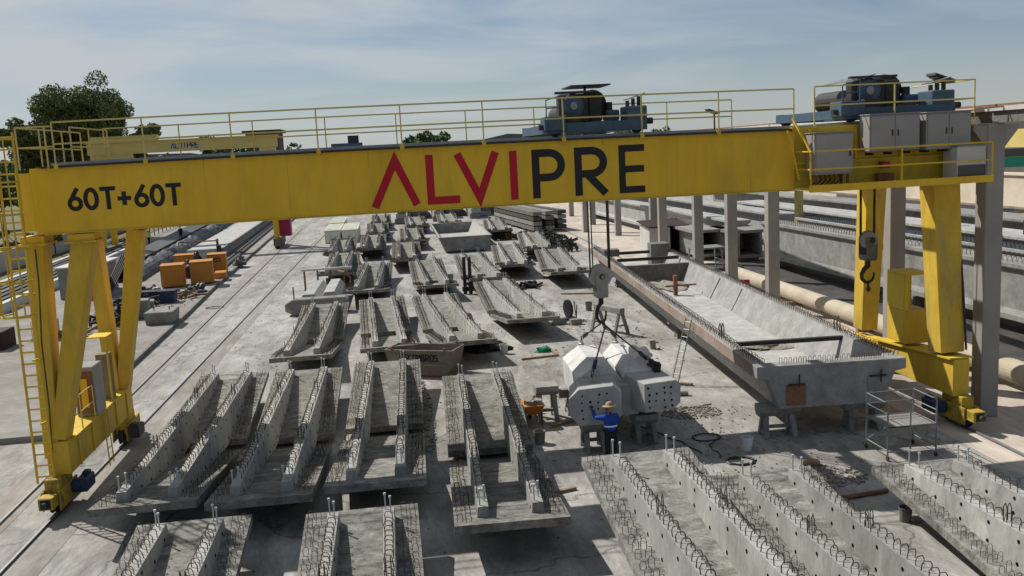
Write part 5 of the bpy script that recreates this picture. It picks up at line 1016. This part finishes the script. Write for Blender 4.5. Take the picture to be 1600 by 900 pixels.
# cables on the ground
def wob(pts, amp, n, seed):
    rr = random.Random(seed); out_ = []
    for (a, b_) in zip(pts[:-1], pts[1:]):
        for k in range(n): t_ = k/n; out_.append((a[0]+(b_[0]-a[0])*t_+rr.uniform(-amp, amp), a[1]+(b_[1]-a[1])*t_+rr.uniform(-amp, amp), 0.025))
    out_.append((*pts[-1], 0.025)); return out_
def loopc(cx, cy, r, n=3, seed=0): 
    rr = random.Random(seed); return [(cx+(r+rr.uniform(-0.05, 0.05))*math.cos(k*0.5), cy+(r*0.8+rr.uniform(-0.05, 0.05))*math.sin(k*0.5), 0.022+0.004*(k % 5)) for k in range(n*13)]
tag(MB().tube(wob([(7.8, 29.5), (8.6, 27.5), (8.9, 26.2)], 0.06, 5, 1), 0.02, 5).build('cable', 'dark_steel'), 'dark cable running from the cap piece to the shade line', 'cable')
tag(MB().tube(loopc(9.55, 27.6, 0.45, 2, 3)+wob([(9.4, 26.9), (9.3, 25.6)], 0.08, 5, 4), 0.016, 5).build('cable', 'dark_steel'), 'looped dark cable on the pale ground right of the cap piece', 'cable')
tag(MB().tube(loopc(9.75, 25.2, 0.42, 4, 5), 0.024, 5).build('cable_coil', 'black_plastic'), 'coil of black cable beside the pale bucket', 'cable coil')
tag(MB().tube(wob([(8.6, 31.2), (9.8, 30.9), (11.0, 31.2)], 0.05, 6, 6), 0.02, 5).build('steel_rod', 'rebar'), 'thin steel rod on the ground right of the cap piece', 'rod')
tag(MB().tube(loopc(-12.0, 63.0, 0.6, 2, 7), 0.02, 5).build('cable_coil', 'dark_steel'), 'thin cable ring lying beside the kerb', 'cable coil')
# rubble and litter scatter
def scatter(name, cx, cy, rx, ry, n, s0, s1, m, lab, seed):
    rr = random.Random(seed); q = MB()
    for _ in range(n):
        a_ = rr.uniform(0, 6.28); r_ = math.sqrt(rr.random()); s_ = rr.uniform(s0, s1)
        q.box((cx+rx*r_*math.cos(a_), cy+ry*r_*math.sin(a_), s_*0.3+0.005), (s_, s_*rr.uniform(0.5, 1), s_*0.6), rr.uniform(0, 3))
    o = q.build(name, m, None); o['kind'] = 'stuff'; tag(o, lab, 'rubble')
scatter('rubble', 10.0, 30.4, 1.1, 0.8, 420, 0.012, 0.075, 'rubble', 'scattered grey rubble on the ground between cap piece and trough', 1)
scatter('rubble', 11.4, 23.4, 1.3, 0.9, 480, 0.015, 0.10, 'rubble', 'broken brick and rubble in front of the trough girder', 2)
scatter('rubble', 0.75, 33.5, 0.35, 5.0, 260, 0.02, 0.09, 'rubble', 'crushed stone strip between the slabs of the row of four', 3)
scatter('rubble', 9.3, 46.0, 3.5, 9, 260, 0.02, 0.08, 'rubble', 'fine debris on the ground around the hook block', 4)
scatter('rubble', 3, 50, 12, 38, 700, 0.02, 0.07, 'rubble', 'loose stones and chips across the yard', 5)
scatter('rubble', 11, 27, 3.2, 4, 260, 0.015, 0.06, 'rubble', 'concrete crumbs on the ground around the trough trestles', 6)

# ------------------------------------------------------------------ middle distance of the yard
def cap_left():
    t = thing('pier_cap', 'white chamfered cap piece lying at the left, below the rusty frame', 'concrete cap', (-5, 57, 0))
    q = MB(); q.ext([(x, 58.2, z) for x, z in ((-6.0, 0.1), (-4.75, 0.1), (-4.75, 0.8), (-5.05, 1.15), (-5.7, 1.15), (-6.0, 0.8))], (0.15, 6.6, 0)); q.build('beam_arm', 'concrete_pale', t, bevel=0.02)
    q = MB(); q.ext([(x, 58.4, z) for x, z in ((-4.7, 0.1), (-3.5, 0.1), (-3.5, 0.8), (-3.8, 1.2), (-4.4, 1.2), (-4.7, 0.8))], (0.1, 6.2, 0)); q.build('beam_arm', 'concrete_pale', t, bevel=0.02)
    q = MB(); q.ext([(x, 57.2, z) for x, z in ((-6.2, 0.05), (-3.2, 0.05), (-2.9, 0.3), (-2.9, 0.85), (-3.1, 1.0), (-6.3, 1.0), (-6.75, 0.75), (-6.75, 0.3))], (0, 1.0, 0)); q.build('end_block', 'concrete', t, bevel=0.04)
    MB().cyl((-6.2, 57.6, 1.0), (-6.2, 57.6, 1.75), 0.04, 8).build('pin', 'dark_steel', t)
cap_left()
t = thing('rusty_frame', 'rusty steel frame standing across the white cap piece', 'steel frame', (-4.8, 65.5, 0))
for x in (-6.2, -5.3, -4.4, -3.5): MB().bb(x-0.06, x+0.06, 65.4, 65.55, 0.006, 1.75).build('post', 'rust', t)
MB().bb(-6.4, -2.9, 65.38, 65.57, 1.752, 1.9).build('top_bar', 'white_panel', t)
for k in range(5): MB().tube([(-3.2+0.1*k, 65.0-0.15*k, 0.02), (-3.0, 64.7-0.15*k, 1.2), (-3.4, 64.9-0.15*k, 1.65), (-3.9, 65.2-0.1*k, 1.7)], 0.045, 5).build('bent_bar', 'rust', t)
t = thing('short_trough', 'short open concrete trough box in the middle of the yard', 'trough', (6.9, 88, 0))
m = MB(); m.bb(4.95, 8.9, 87.5, 105.0, 0.15, 0.36); m.build('floor', 'concrete_pale', t)
for s_, x in ((-1, 4.95), (1, 8.9)):
    q = MB(); P = [(x, 0.362), (x+s_*0.55, 1.5), (x+s_*0.33, 1.5), (x-s_*0.25, 0.362)]; q.ext([(a, 87.5, z) for a, z in P], (0, 17.5, 0)); q.build('side_wall', 'concrete_pale', t)
for y in (87.12, 105.02): q = MB(); q.ext([(a, y, z) for a, z in ((4.95, 0.15), (8.9, 0.15), (9.47, 1.5), (4.38, 1.5))], (0, 0.36, 0)); q.build('end_wall', 'concrete', t)
q = MB()
for i_ in range(20): hoop(q, 5.2+i_*0.18, 87.9, 0.36, 0.1, 0.3, 0.02)
q.build('floor_stirrups', 'rebar', t, kind='stuff'); MB().bb(5.2, 8.6, 88.5, 89.2, 0.006, 0.148).build('bearer', 'timber', t); MB().bb(5.2, 8.6, 102.5, 103.2, 0.006, 0.148).build('bearer', 'timber', t)
for k, (x, y, lab) in enumerate(((-6.5, 105.0, 'white ribbed-lid box, left of the near pair behind the dark slabs'), (-4.55, 104.6, 'white ribbed-lid box, right of the near pair behind the dark slabs'), (-6.6, 117.0, 'white box behind the near pair, half hidden by the girder'))):
    t = thing('white_box', lab, 'storage box', (x, y, 0), 'white boxes'); MB().bb(x-0.88, x+0.88, y, y+9.5, 0.006, 1.35).build('body', 'cream_white', t, bevel=0.05); MB().bb(x-0.93, x+0.93, y-0.05, y+9.55, 1.352, 1.5).build('lid', 'cream_white', t, bevel=0.06)
    for j in range(5): MB().bb(x-0.8, x+0.8, y+0.6+j*1.8, y+0.75+j*1.8, 1.502, 1.56).build('lid_rib', 'cream_white', t)
for x, y, lab in ((4.65, 61.2, 'left one of two upright dark rods between the middle slabs'), (5.0, 61.0, 'right one of two upright dark rods between the middle slabs')):
    q = MB(); q.cyl((x, y, 0.006), (x, y, 2.5), 0.12, 8); q.cyl((x, y, 1.0), (x, y, 1.15), 0.2, 8); q.cyl((x, y, 0.2), (x, y, 0.5), 0.2, 8); tag(q.build('upright_rod', 'dark_steel'), lab, 'steel rod', 'upright rods')
t = thing('form_stack', 'stack of dark steel formwork beams at the far end of the yard', 'formwork', (16.5, 108, 0))
for k in range(4):
    for j in range(3): MB().beam((14.2+j*1.5, 122.0-j*3, 0.5+k*0.55), (16.2+j*1.5, 101.5+j*0.6, 0.5+k*0.55), 1.0, 0.42).build('form_beam', ('concrete_dark', 'concrete', 'grime')[(k+j) % 3], t)
for j in range(3): MB().box((15.2+j*1.5, 112, 0.15), (1.3, 0.3, 0.28)).build('bearer', 'timber', t)
def scrap(name, cx, cy, rx, ry, n, m, lab, seed, h=0.9):
    rr = random.Random(seed); t = thing(name, lab, 'scrap heap', (cx, cy, 0)); q = MB()
    for i in range(n):
        x = cx+rr.uniform(-rx, rx); y = cy+rr.uniform(-ry, ry); a = rr.uniform(0, 6.28); L_ = rr.uniform(0.3, 1.1); z = rr.uniform(0.1, h)
        q.beam((x, y, z), (x+L_*math.cos(a), y+L_*math.sin(a), max(0.05, z+rr.uniform(-0.4, 0.3))), 0.14, 0.14)
        if i % 3 == 0: q.cyl((x, y, 0.02), (x+rr.uniform(-0.1, 0.1), y, z+0.3), 0.09, 6)
    q.build('scrap_pieces', m, t, kind='stuff'); return t
scrap('scrap_heap', 15.6, 88.0, 1.0, 6.5, 150, 'dark_steel', 'dark heap of clamps and scrap beside the far slabs', 3)
scrap('scrap_heap', 13.1, 97.5, 1.1, 1.6, 40, 'rust', 'small rusty scrap heap under the far slab', 4, 0.5)
scrap('scrap_heap', 8.9, 61.8, 0.9, 0.7, 20, 'dark_steel', 'thin dark scraps in the shadow of a middle slab', 5, 0.15)
# far clutter of stacked concrete pieces under the girder edge
for k in range(10):
    x = 1.5+k*1.75; y = 132+(k*37 % 11)
    t = thing('concrete_stack', ['', ][0] or 'far stacked concrete piece number '+('one', 'two', 'three', 'four', 'five', 'six', 'seven', 'eight', 'nine', 'ten')[k]+' from the left, just under the girder', 'concrete stack', (x, y, 0), 'far concrete stacks')
    for j in range(3): MB().box((x, y, 0.4+j*0.72), (1.5-0.15*j, 9, 0.66), 0.03*((k+j) % 3-1)).build('piece', ('concrete', 'concrete_pale', 'concrete_dark')[(k+j) % 3], t)
    MB().box((x, y, 0.035), (1.2, 7, 0.06)).build('bearer', 'timber', t)

# ------------------------------------------------------------------ left production lines
PZ = 0.222
t = thing('casting_bed', 'long pale casting bed with concrete beam running away at the left', 'casting bed', (-18, 94, PZ))
MB().loft([(-19.9, 93.5, PZ), (-16.6, 93.5, PZ), (-16.6, 93.5, 1.25), (-19.9, 93.5, 1.25)], [(-22.6, 195, PZ), (-19.3, 195, PZ), (-19.3, 195, 1.25), (-22.6, 195, 1.25)]).build('bed', 'concrete_pale', t, bevel=0.03)
MB().loft([(-16.595, 93.6, 0.9), (-16.4, 93.6, 0.9), (-16.4, 93.6, 1.3), (-16.595, 93.6, 1.3)], [(-19.295, 195, 0.9), (-19.1, 195, 0.9), (-19.1, 195, 1.3), (-19.295, 195, 1.3)]).build('edge_beam', 'concrete', t)
MB().bb(-17.0, -16.6, 93.1, 93.49, PZ, 1.6).build('stop_end', 'dark_steel', t); MB().cyl((-17.2, 95, 1.25), (-17.2, 95, 2.1), 0.12, 8).build('bollard', 'dark_steel', t)
MB().beam((-20.8, 94.5, 2.0), (-16.9, 94.0, 2.0), 0.08, 0.12).build('cross_bar', 'timber', t); MB().beam((-20.8, 94.5, PZ), (-20.8, 94.5, 2.0), 0.1, 0.1).build('cross_post', 'timber', t)
for k, (dx_, m_) in enumerate(((1.1, 'concrete_dark'), (1.7, 'dark_steel'))):
    tag(MB().beam((-15.4-0.2+dx_-1.1, 84, PZ+0.1), (-18.6-0.2+dx_-1.1, 195, PZ+0.1), 0.35, 0.2).build('strand_line', m_), ('outer' if k else 'inner')+' dark steel line between the casting bed and the kerb', 'steel strip', 'strips along casting bed')
tag(MB().loft([(-26.0, 84, PZ), (-23.6, 84, PZ), (-23.6, 84, 0.8), (-26.0, 84, 0.8)], [(-32, 190, PZ), (-29.2, 190, PZ), (-29.2, 190, 0.8), (-32, 190, 0.8)]).build('dark_bed', 'tarp_grey'), 'dark empty casting bed in front of the far workers', 'casting bed')
# beam line covered with grey tarpaulin
m = MB(); from mathutils import noise as NZ
prev = None
for i in range(120):
    y = 79+i*0.95; cx = -21.6-(y-79)*0.052; r_ = []
    for k in range(9):
        a = math.pi*k/8; n_ = NZ.noise(Vector((k*0.9, y*0.7, 1.0)))*0.22+NZ.noise(Vector((k*2.0, y*2.1, 4.0)))*0.2
        r_.append((cx+1.05*math.cos(a)*(1+n_), y+NZ.noise(Vector((k, y, 9)))*0.3, PZ+max(0, (0.95+n_)*math.sin(a))))
    if prev: m.add(prev+r_, [(j, j+1, 9+j+1, 9+j) for j in range(8)])
    prev = r_
tag(m.build('covered_beam', 'tarp_grey'), 'long row under crumpled dark tarpaulin beside the casting bed', 'tarpaulin')
t = thing('bar_fence', 'low rusty bar fence behind the far workers', 'fence', (-31, 112, PZ))
for k in range(26):
    y = 104+k*3.0; x = -30.5-(y-104)*0.05; MB().bb(x-0.05, x+0.05, y-0.05, y+0.05, PZ, 1.6).build('post', 'rust', t)
for z in (0.8, 1.5): MB().beam((-30.5, 104, z), (-34.3, 179, z), 0.06, 0.06).build('bar', 'rust', t)
# orange cabinets
def obox(x, y, w, d, h, lab, rz=0.0, grill=False):
    t = thing('orange_cabinet', lab, 'cabinet', (x, y, PZ), 'orange cabinets'); t.rotation_euler = (0, 0, rz); ORG[t] = Vector((0, 0, 0))
    MB().bb(-w/2, w/2, -d/2, d/2, 0.08, h).build('body', 'orange', t, bevel=0.03); MB().bb(-w/2+0.1, w/2-0.1, -d/2+0.1, d/2-0.1, 0.0, 0.079).build('plinth', 'dark_steel', t)
    MB().bb(-w/2-0.02, w/2+0.02, -d/2-0.02, d/2+0.02, h+0.001, h+0.05).build('lid', 'orange', t)
    if grill:
        for i in range(2):
            for k in range(3): MB().bb(-0.3+k*0.24, -0.12+k*0.24, -d/2-0.012, -d/2-0.001, h-0.4-i*0.22, h-0.25-i*0.22).build('vent', 'dark_steel', t)
    else: MB().bb(-w/2+0.06, w/2-0.06, -d/2-0.012, -d/2-0.001, 0.16, h-0.08).build('door', 'orange', t, bevel=0.004)
obox(-17.0, 74.3, 1.7, 1.9, 1.7, 'orange cabinet at the left front of the orange group', R(8)); obox(-15.0, 75.2, 1.7, 1.9, 1.75, 'orange cabinet at the right front of the orange group', R(8)); obox(-14.9, 81.5, 1.5, 1.8, 1.65, 'orange cabinet with dark vents at the rear of the group', R(5), True); obox(-17.9, 83.0, 1.6, 1.6, 1.6, 'rearmost orange cabinet half hidden by dark coils', R(4))
tag(MB().box((-14.1, 78.0, PZ+0.25), (0.9, 1.6, 0.5), 0.1).build('orange_plinth', 'orange', None, bevel=0.03), 'low orange box beside the front orange cabinets', 'box')
lump('dark_coil_heap', (-16.3, 79.5, 0), (0.9, 0.9, 1.7), 'black_plastic', 'black bundled hoses standing between the orange cabinets', 'hoses', 14, 0.4, zmin=PZ)
lump('dark_bundle', (-14.6, 70.2, 0), (0.8, 0.8, 0.5), 'tarp_grey', 'grey covered bundle on the platform edge below the orange cabinets', 'bundle', 15, 0.4, zmin=PZ)
lump('dark_bundle', (-13.9, 86.8, 0), (0.6, 1.0, 0.8), 'concrete_dark', 'grey stone-like heap at the kerb behind the orange cabinets', 'heap', 16, 0.4, zmin=PZ)
lump('dark_bundle', (-17.8, 70.0, 0), (0.9, 0.7, 0.6), 'black_plastic', 'black plastic heap left of the blue bins', 'heap', 17, 0.5, zmin=PZ)
for x, y, lab in ((-15.5, 65.6, 'dark blue bin on the right of the pair below the orange cabinets'), (-16.7, 65.8, 'dark blue bin on the left of the pair below the orange cabinets')):
    t = thing('blue_bin', lab, 'bin', (x, y, PZ), 'blue bins'); q = MB(); q.loft([(x-0.45, y-0.4, PZ), (x+0.45, y-0.4, PZ), (x+0.45, y+0.4, PZ), (x-0.45, y+0.4, PZ)], [(x-0.55, y-0.5, PZ+0.8), (x+0.55, y-0.5, PZ+0.8), (x+0.55, y+0.5, PZ+0.8), (x-0.55, y+0.5, PZ+0.8)]); q.build('tub', 'blue_motor', t); MB().bb(x-0.58, x+0.58, y-0.53, y+0.53, PZ+0.802, PZ+0.86).build('rim', 'dark_steel', t)
def cblock(x, y, w, d, h, lab, rz=0.0, loops=True):
    t = thing('counterweight', lab, 'concrete block', (x, y, PZ), 'concrete blocks'); t.rotation_euler = (0, 0, rz); ORG[t] = Vector((0, 0, 0))
    q = MB(); q.loft([(-w/2, -d/2, 0.0), (w/2, -d/2, 0), (w/2, d/2, 0), (-w/2, d/2, 0)], [(-w/2-0.08, -d/2-0.05, h), (w/2+0.08, -d/2-0.05, h), (w/2+0.08, d/2+0.05, h), (-w/2-0.08, d/2+0.05, h)]); q.build('block', 'concrete', t, bevel=0.03)
    if loops:
        for s in (-1, 1): MB().tube([(s*w*0.3, -0.1, h-0.02), (s*w*0.3, -0.1, h+0.18), (s*w*0.3, 0.1, h+0.18), (s*w*0.3, 0.1, h-0.02)], 0.02, 5).build('loop', 'rebar', t)
cblock(-14.0, 57.3, 1.5, 1.9, 0.75, 'pale tapered concrete block with loops at the kerb on the left'); cblock(-15.9, 59.6, 1.1, 1.0, 1.15, 'upright pale concrete block left of the tapered one', 0.1, False); cblock(-16.2, 62.2, 1.0, 1.0, 0.7, 'small concrete block in front of the blue bins', 0.2, False)
sc_ = scrap('scrap_heap', -17.4, 60.5, 1.1, 4.5, 110, 'dark_steel', 'heap of dark rods and scrap left of the pale blocks', 8, 0.6); sc_.location.z = PZ
sc_ = scrap('scrap_heap', -15.6, 68.0, 1.6, 0.8, 36, 'timber', 'timber and rods lying before the orange cabinets', 9, 0.3); sc_.location.z = PZ
scatter('rubble', -16.0, 66, 2.2, 8, 200, 0.03, 0.12, 'rubble', 'stones and litter on the left platform', 11)
for o_ in [o for o in COL.objects if o.name.startswith('rubble') and o.get('label', '').startswith('stones and litter')]: o_.location.z = PZ
t = thing('caged_tank', 'white caged liquid tank behind the access ladder on the left', 'tank', (-19.6, 54.5, PZ))
MB().bb(-20.2, -19.1, 53.9, 55.0, PZ+0.15, PZ+1.1).build('tank', 'white_panel', t, bevel=0.06); MB().bb(-20.3, -19.0, 53.8, 55.1, PZ, PZ+0.14).build('pallet', 'timber', t)
for k in range(6): MB().cyl((-20.22+k*0.228, 53.86, PZ+0.15), (-20.22+k*0.228, 53.86, PZ+1.15), 0.014, 5).build('cage_bar', 'steel', t)
for z in (0.3, 0.6, 0.9, 1.15): MB().cyl((-20.22, 53.86, PZ+z), (-19.08, 53.86, PZ+z), 0.014, 5).build('cage_bar', 'steel', t)
tag(MB().bb(-22.4, -20.9, 51.6, 53.4, PZ, PZ+1.0).build('red_container', 'maroon', None, bevel=0.03), 'dark red box at the left edge of the picture', 'box')
t = thing('mixing_trough', 'grey concrete tub with pale lid seen between the left gantry legs', 'concrete tub', (-22.8, 71, PZ)); MB().bb(-24.2, -21.6, 70.5, 76, PZ, 2.5).build('tub', 'concrete', t, bevel=0.04); MB().bb(-24.4, -21.4, 70.3, 76.2, 2.502, 2.62).build('lid', 'white_panel', t)
for k in range(5): MB().beam((-21.2+0.12*k, 70.0, PZ), (-20.2+0.15*k, 72.6, 3.1), 0.09, 0.09).build('leaning_bar', 'dark_steel', t)
for k in range(7):
    o_ = MB().beam((-25.5-0.75*k, 50, PZ+0.35), (-29.5-0.75*k, 120, PZ+0.35), 0.42, 0.7).build('dark_beam', ('dark_steel', 'concrete_dark', 'white_panel')[0 if k % 3 else (1 if k % 2 else 2)], None)
    tag(o_, ('first', 'second', 'third', 'fourth', 'fifth', 'sixth', 'seventh')[k]+' long dark beam of the bundle at the left edge', 'steel beam', 'long beams at the left edge')
t = thing('boundary_wall', 'low grey boundary wall behind the left production lines', 'wall', (-42, 120, 0))
MB().beam((-36.5, 60, 1.0), (-44, 220, 1.0), 0.3, 2.0).build('wall_face', 'far_wall', t)
sheet('dry_field', [(-34.2, 10), (-34.2, 300), (-150, 420), (-200, 10)], 0.002, 'leaf_dry')
scrap('scrap_heap', -18.3, 55.0, 0.7, 0.8, 16, 'timber', 'pale timber scraps left of the upright block', 21, 0.35).location.z = PZ

# ------------------------------------------------------------------ second gantry far left
t = thing('gantry_crane', 'smaller yellow gantry crane far behind the left end of the big girder', 'gantry crane', (-12.4, 105, 0))
MB().bb(-31.2, -11.6, 104.0, 105.0, 11.0, 12.2).build('girder', 'yellow_pale', t); MB().bb(-31.4, -11.4, 103.8, 105.2, 12.202, 12.3).build('top_flange', 'yellow_pale', t)
MB().bb(-31.0, -26.8, 104.1, 104.9, 10.0, 10.995).build('end_carriage', 'yellow_pale', t)
MB().bb(-13.5, -11.8, 104.05, 104.95, 10.3, 10.995).build('leg_head', 'yellow_pale', t)
for y0_, y1_ in ((104.1, 102.9), (104.9, 107.2)): MB().beam((-12.4, y0_, 10.4), (-12.3, y1_, 1.2), 0.75, 0.6, 0.55, 0.5, side=(1, 0, 0)).build('leg', 'yellow', t)
for y0_, y1_ in ((104.1, 102.9), (104.9, 107.2)): MB().beam((-30.2, y0_, 10.4), (-30.3, y1_, 1.2), 0.75, 0.6, 0.55, 0.5, side=(1, 0, 0)).build('leg', 'yellow', t)
for x in (-12.3, -30.3): MB().bb(x-0.35, x+0.35, 102.2, 108.0, 0.5 if x < -20 else 0.35, 1.19).build('sill_beam', 'concrete_dark', t); MB().bb(x-0.25, x+0.25, 102.4, 103.2, 0.08, 0.349).build('bogie', 'dark_steel', t); MB().bb(x-0.25, x+0.25, 107.0, 107.8, 0.08, 0.349).build('bogie', 'dark_steel', t)
MB().bb(-12.0, -10.8, 103.2, 104.6, 1.3, 3.3).build('control_cabinet', 'magenta', t, bevel=0.03)
q = MB()
for i, ch in enumerate('ALVIPRE'):
    b0 = -22.6+i*0.42; S1 = {'A': [[(0, 0), (.16, 1), (.32, 0)]], 'L': [[(0, 1), (0, 0), (.3, 0)]], 'V': [[(0, 1), (.16, 0), (.32, 1)]], 'I': [[(.15, 0), (.15, 1)]], 'P': [[(0, 0), (0, 1), (.3, .95), (.3, .5), (0, .45)]], 'R': [[(0, 0), (0, 1), (.3, .95), (.3, .5), (0, .45), (.32, 0)]], 'E': [[(.3, 1), (0, 1), (0, 0), (.3, 0)], [(0, .5), (.28, .5)]]}[ch]
    for j, st in enumerate(S1): stroke(q, [(b0+a, 11.35+c*0.55) for a, c in st], 0.1, 103.99-0.003*j)
q.build('lettering', 'blue_motor', t); MB().bb(-22.9, -19.4, 103.992, 103.998, 11.2, 12.05).build('name_plate', 'letter_white', t)
MB().bb(-30.8, -24.0, 104.2, 104.9, 12.31, 12.9).build('trolley_box', 'yellow_pale', t)
# far trolley and crane beyond
t = thing('far_crane', 'distant yellow crane beam with small blue trolley above the girder', 'gantry crane', (-6, 170, 0))
MB().bb(-24.0, 2.0, 170, 171.5, 9.6, 11.2).build('girder', 'yellow_pale', t)
for x in (-23.0, 1.0): MB().beam((x, 170.7, 9.6), (x, 170.7, 0.006), 0.9, 0.9).build('leg', 'yellow', t)
MB().bb(-9.5, -4.0, 169.8, 171.8, 11.21, 11.9).build('trolley', 'blue_machine', t); MB().bb(-6.5, -4.6, 170.0, 171.5, 11.91, 13.2).build('trolley_cab', 'dark_steel', t)

# ------------------------------------------------------------------ trees and far buildings
def leaf_cloud(mb, c, r, n, s, rr, flat=1.0):
    for _ in range(n):
        while True:
            d = Vector((rr.uniform(-1, 1), rr.uniform(-1, 1), rr.uniform(-1, 1)))
            if 0.25 < d.length < 1: break
        p = Vector(c)+Vector((d.x*r, d.y*r, d.z*r*flat))
        a = Vector((rr.gauss(0, 1), rr.gauss(0, 1), rr.gauss(0, 1))).normalized(); b = a.orthogonal().normalized(); k = s*rr.uniform(0.6, 1.4)
        mb.add([p-a*k-b*k*0.45, p+a*k-b*k*0.5, p+a*k*0.8+b*k*0.5, p-a*k*0.9+b*k*0.45], [(0, 1, 2, 3)])
def tree(x, y, h, clumps, lab, leaf='leaf_green', n=150, s=0.3, seed=0, group='trees beyond the yard', trunk_r=0.3, flat=0.8, spread=0.40):
    rr = random.Random(seed); t = thing('tree', lab, 'tree', (x, y, 0), group)
    tk = MB(); tk.tube([(x, y, 0), (x+0.1, y, h*0.25), (x-0.1, y, h*0.5), (x, y, h*0.72)], trunk_r, 8, r2=trunk_r*0.35)
    lf = MB()
    for (cx, cy, cz, r) in clumps:
        tk.tube([(x, y, max(h*0.2, cz*0.55)), (x+(cx)*0.5, y+cy*0.5, cz*0.8), (x+cx, y+cy, cz)], trunk_r*0.4, 5, r2=0.04)
        for k in range(7):
            q = Vector((rr.gauss(0, 1), rr.gauss(0, 1), rr.gauss(0, 0.8))).normalized()*r*rr.uniform(0.35, 0.8)
            leaf_cloud(lf, (x+cx+q.x, y+cy+q.y, cz+q.z*flat), r*rr.uniform(spread*0.75, spread*1.25), int(n/7), s, rr, 0.75)
    tk.build('trunk', 'bark', t); lf.build('crown', leaf, t, kind='stuff')
    return t
PC = []
rr = random.Random(21)
for cx, cz, r in ((4.0, 18.2, 2.7), (3.2, 16.0, 3.0), (5.5, 15.5, 2.2), (-1.0, 17.2, 2.8), (-2.8, 15.2, 2.9), (0.8, 14.5, 3.0), (-5.3, 13.6, 2.0), (-7.2, 13.6, 1.4), (-6.3, 11.2, 2.1), (-3.0, 11.8, 2.7), (0.5, 11.2, 2.7), (4.2, 12.2, 2.6), (6.4, 11.2, 1.8), (8.6, 13.4, 1.3), (7.4, 12.0, 1.2), (2.5, 9.4, 2.0), (-1.0, 8.6, 2.0), (-5.0, 8.4, 2.0), (5.8, 9.0, 1.7), (1.5, 17.2, 1.8)):
    PC.append((cx, rr.uniform(-2.0, 2.0), cz, r*1.12)); PC.append((cx*0.85+rr.uniform(-0.8, 0.8), rr.uniform(-3, 3), cz-0.6, r*0.85)); PC.append((cx*0.95+rr.uniform(-1, 1), rr.uniform(-1, 2), cz-1.4, r*0.7))
PC = [(a*1.1-0.6, b*1.1, c*1.06+0.2, d*1.12) for a, b, c, d in PC]
tree(-40.0, 130, 18, PC, 'tall dark pine tree behind the left end of the gantry', 'pine_leaf', 1700, 0.15, 3, 'pine trees', 0.5, spread=0.5)
def blob(r, h, k, seed): rr = random.Random(seed); return [(rr.uniform(-r, r), rr.uniform(-r, r)*0.6, h*rr.uniform(0.45, 0.85), r*rr.uniform(0.4, 0.6)) for _ in range(k)]
TS = [(-58, 128, 10, 5, 'leaf_green', 'bushy dark tree at the far left edge behind the ladder cage'), (-52, 150, 11, 5, 'pine_leaf', 'dark tree between the ladder cage and the pine'), (-28, 160, 11.5, 5, 'leaf_green', 'low green tree under the far yellow gantry, left of its lettering'), (-36.5, 175, 11.5, 5, 'pine_leaf', 'green treetop right of the pine foot under the far gantry'),
      (-20, 168, 12.5, 5, 'leaf_green', 'green treetop under the lettering of the far gantry'), (-36, 215, 16.5, 5, 'leaf_green', 'round green tree peeping over the far yellow gantry'), (9.5, 190, 15.2, 4.5, 'leaf_green', 'round green tree peeping over the girder above the red letters'), (4.5, 188, 13, 3, 'leaf_green', 'small treetop left of the round tree above the girder'),
      (47, 210, 15, 5, 'pine_leaf', 'dark treetop right of the first trolley, left one'), (53, 215, 14.5, 5, 'pine_leaf', 'dark treetop right of the first trolley, right one'), (61, 220, 13.5, 5, 'leaf_green', 'low hedge tree left of the small floodlight'), (-66, 170, 12, 6, 'leaf_green', 'large bush at the left border of the picture')]
for i, (x, y, h, r, lf, lab) in enumerate(TS): tree(x, y, h, blob(r, h*1.02, 12, i), lab, lf, 240, 0.34, 30+i)
for i in range(9):
    x = -64+i*3.2; tree(x, 96+(i*53 % 17), 3.4, blob(1.6, 3.4, 5, 60+i), ('first', 'second', 'third', 'fourth', 'fifth', 'sixth', 'seventh', 'eighth', 'ninth')[i]+' dry shrub from the left in the field behind the ladder', 'leaf_dry', 150, 0.16, 70+i, 'shrubs in the dry field', 0.1)
t = thing('far_house', 'flat-roofed grey house among trees on the left skyline', 'house', (-34, 330, 0))
MB().bb(-47, -36, 330, 345, 0, 19).build('wall', 'grime', t); MB().bb(-48, -35, 329, 346, 19.01, 20.0).build('roof', 'dark_steel', t)
for k in range(5): MB().bb(-46.5+k*2, -45+k*2, 329.8, 329.95, 15.5, 18).build('window', 'glass_dark', t)
t = thing('far_hall', 'low pale industrial roofs far behind the right trolley', 'building', (90, 260, 0))
MB().bb(62, 190, 255, 300, 0, 10.5).build('wall', 'far_wall', t); MB().bb(61, 191, 254, 301, 10.51, 11.3).build('roof', 'white_panel', t)
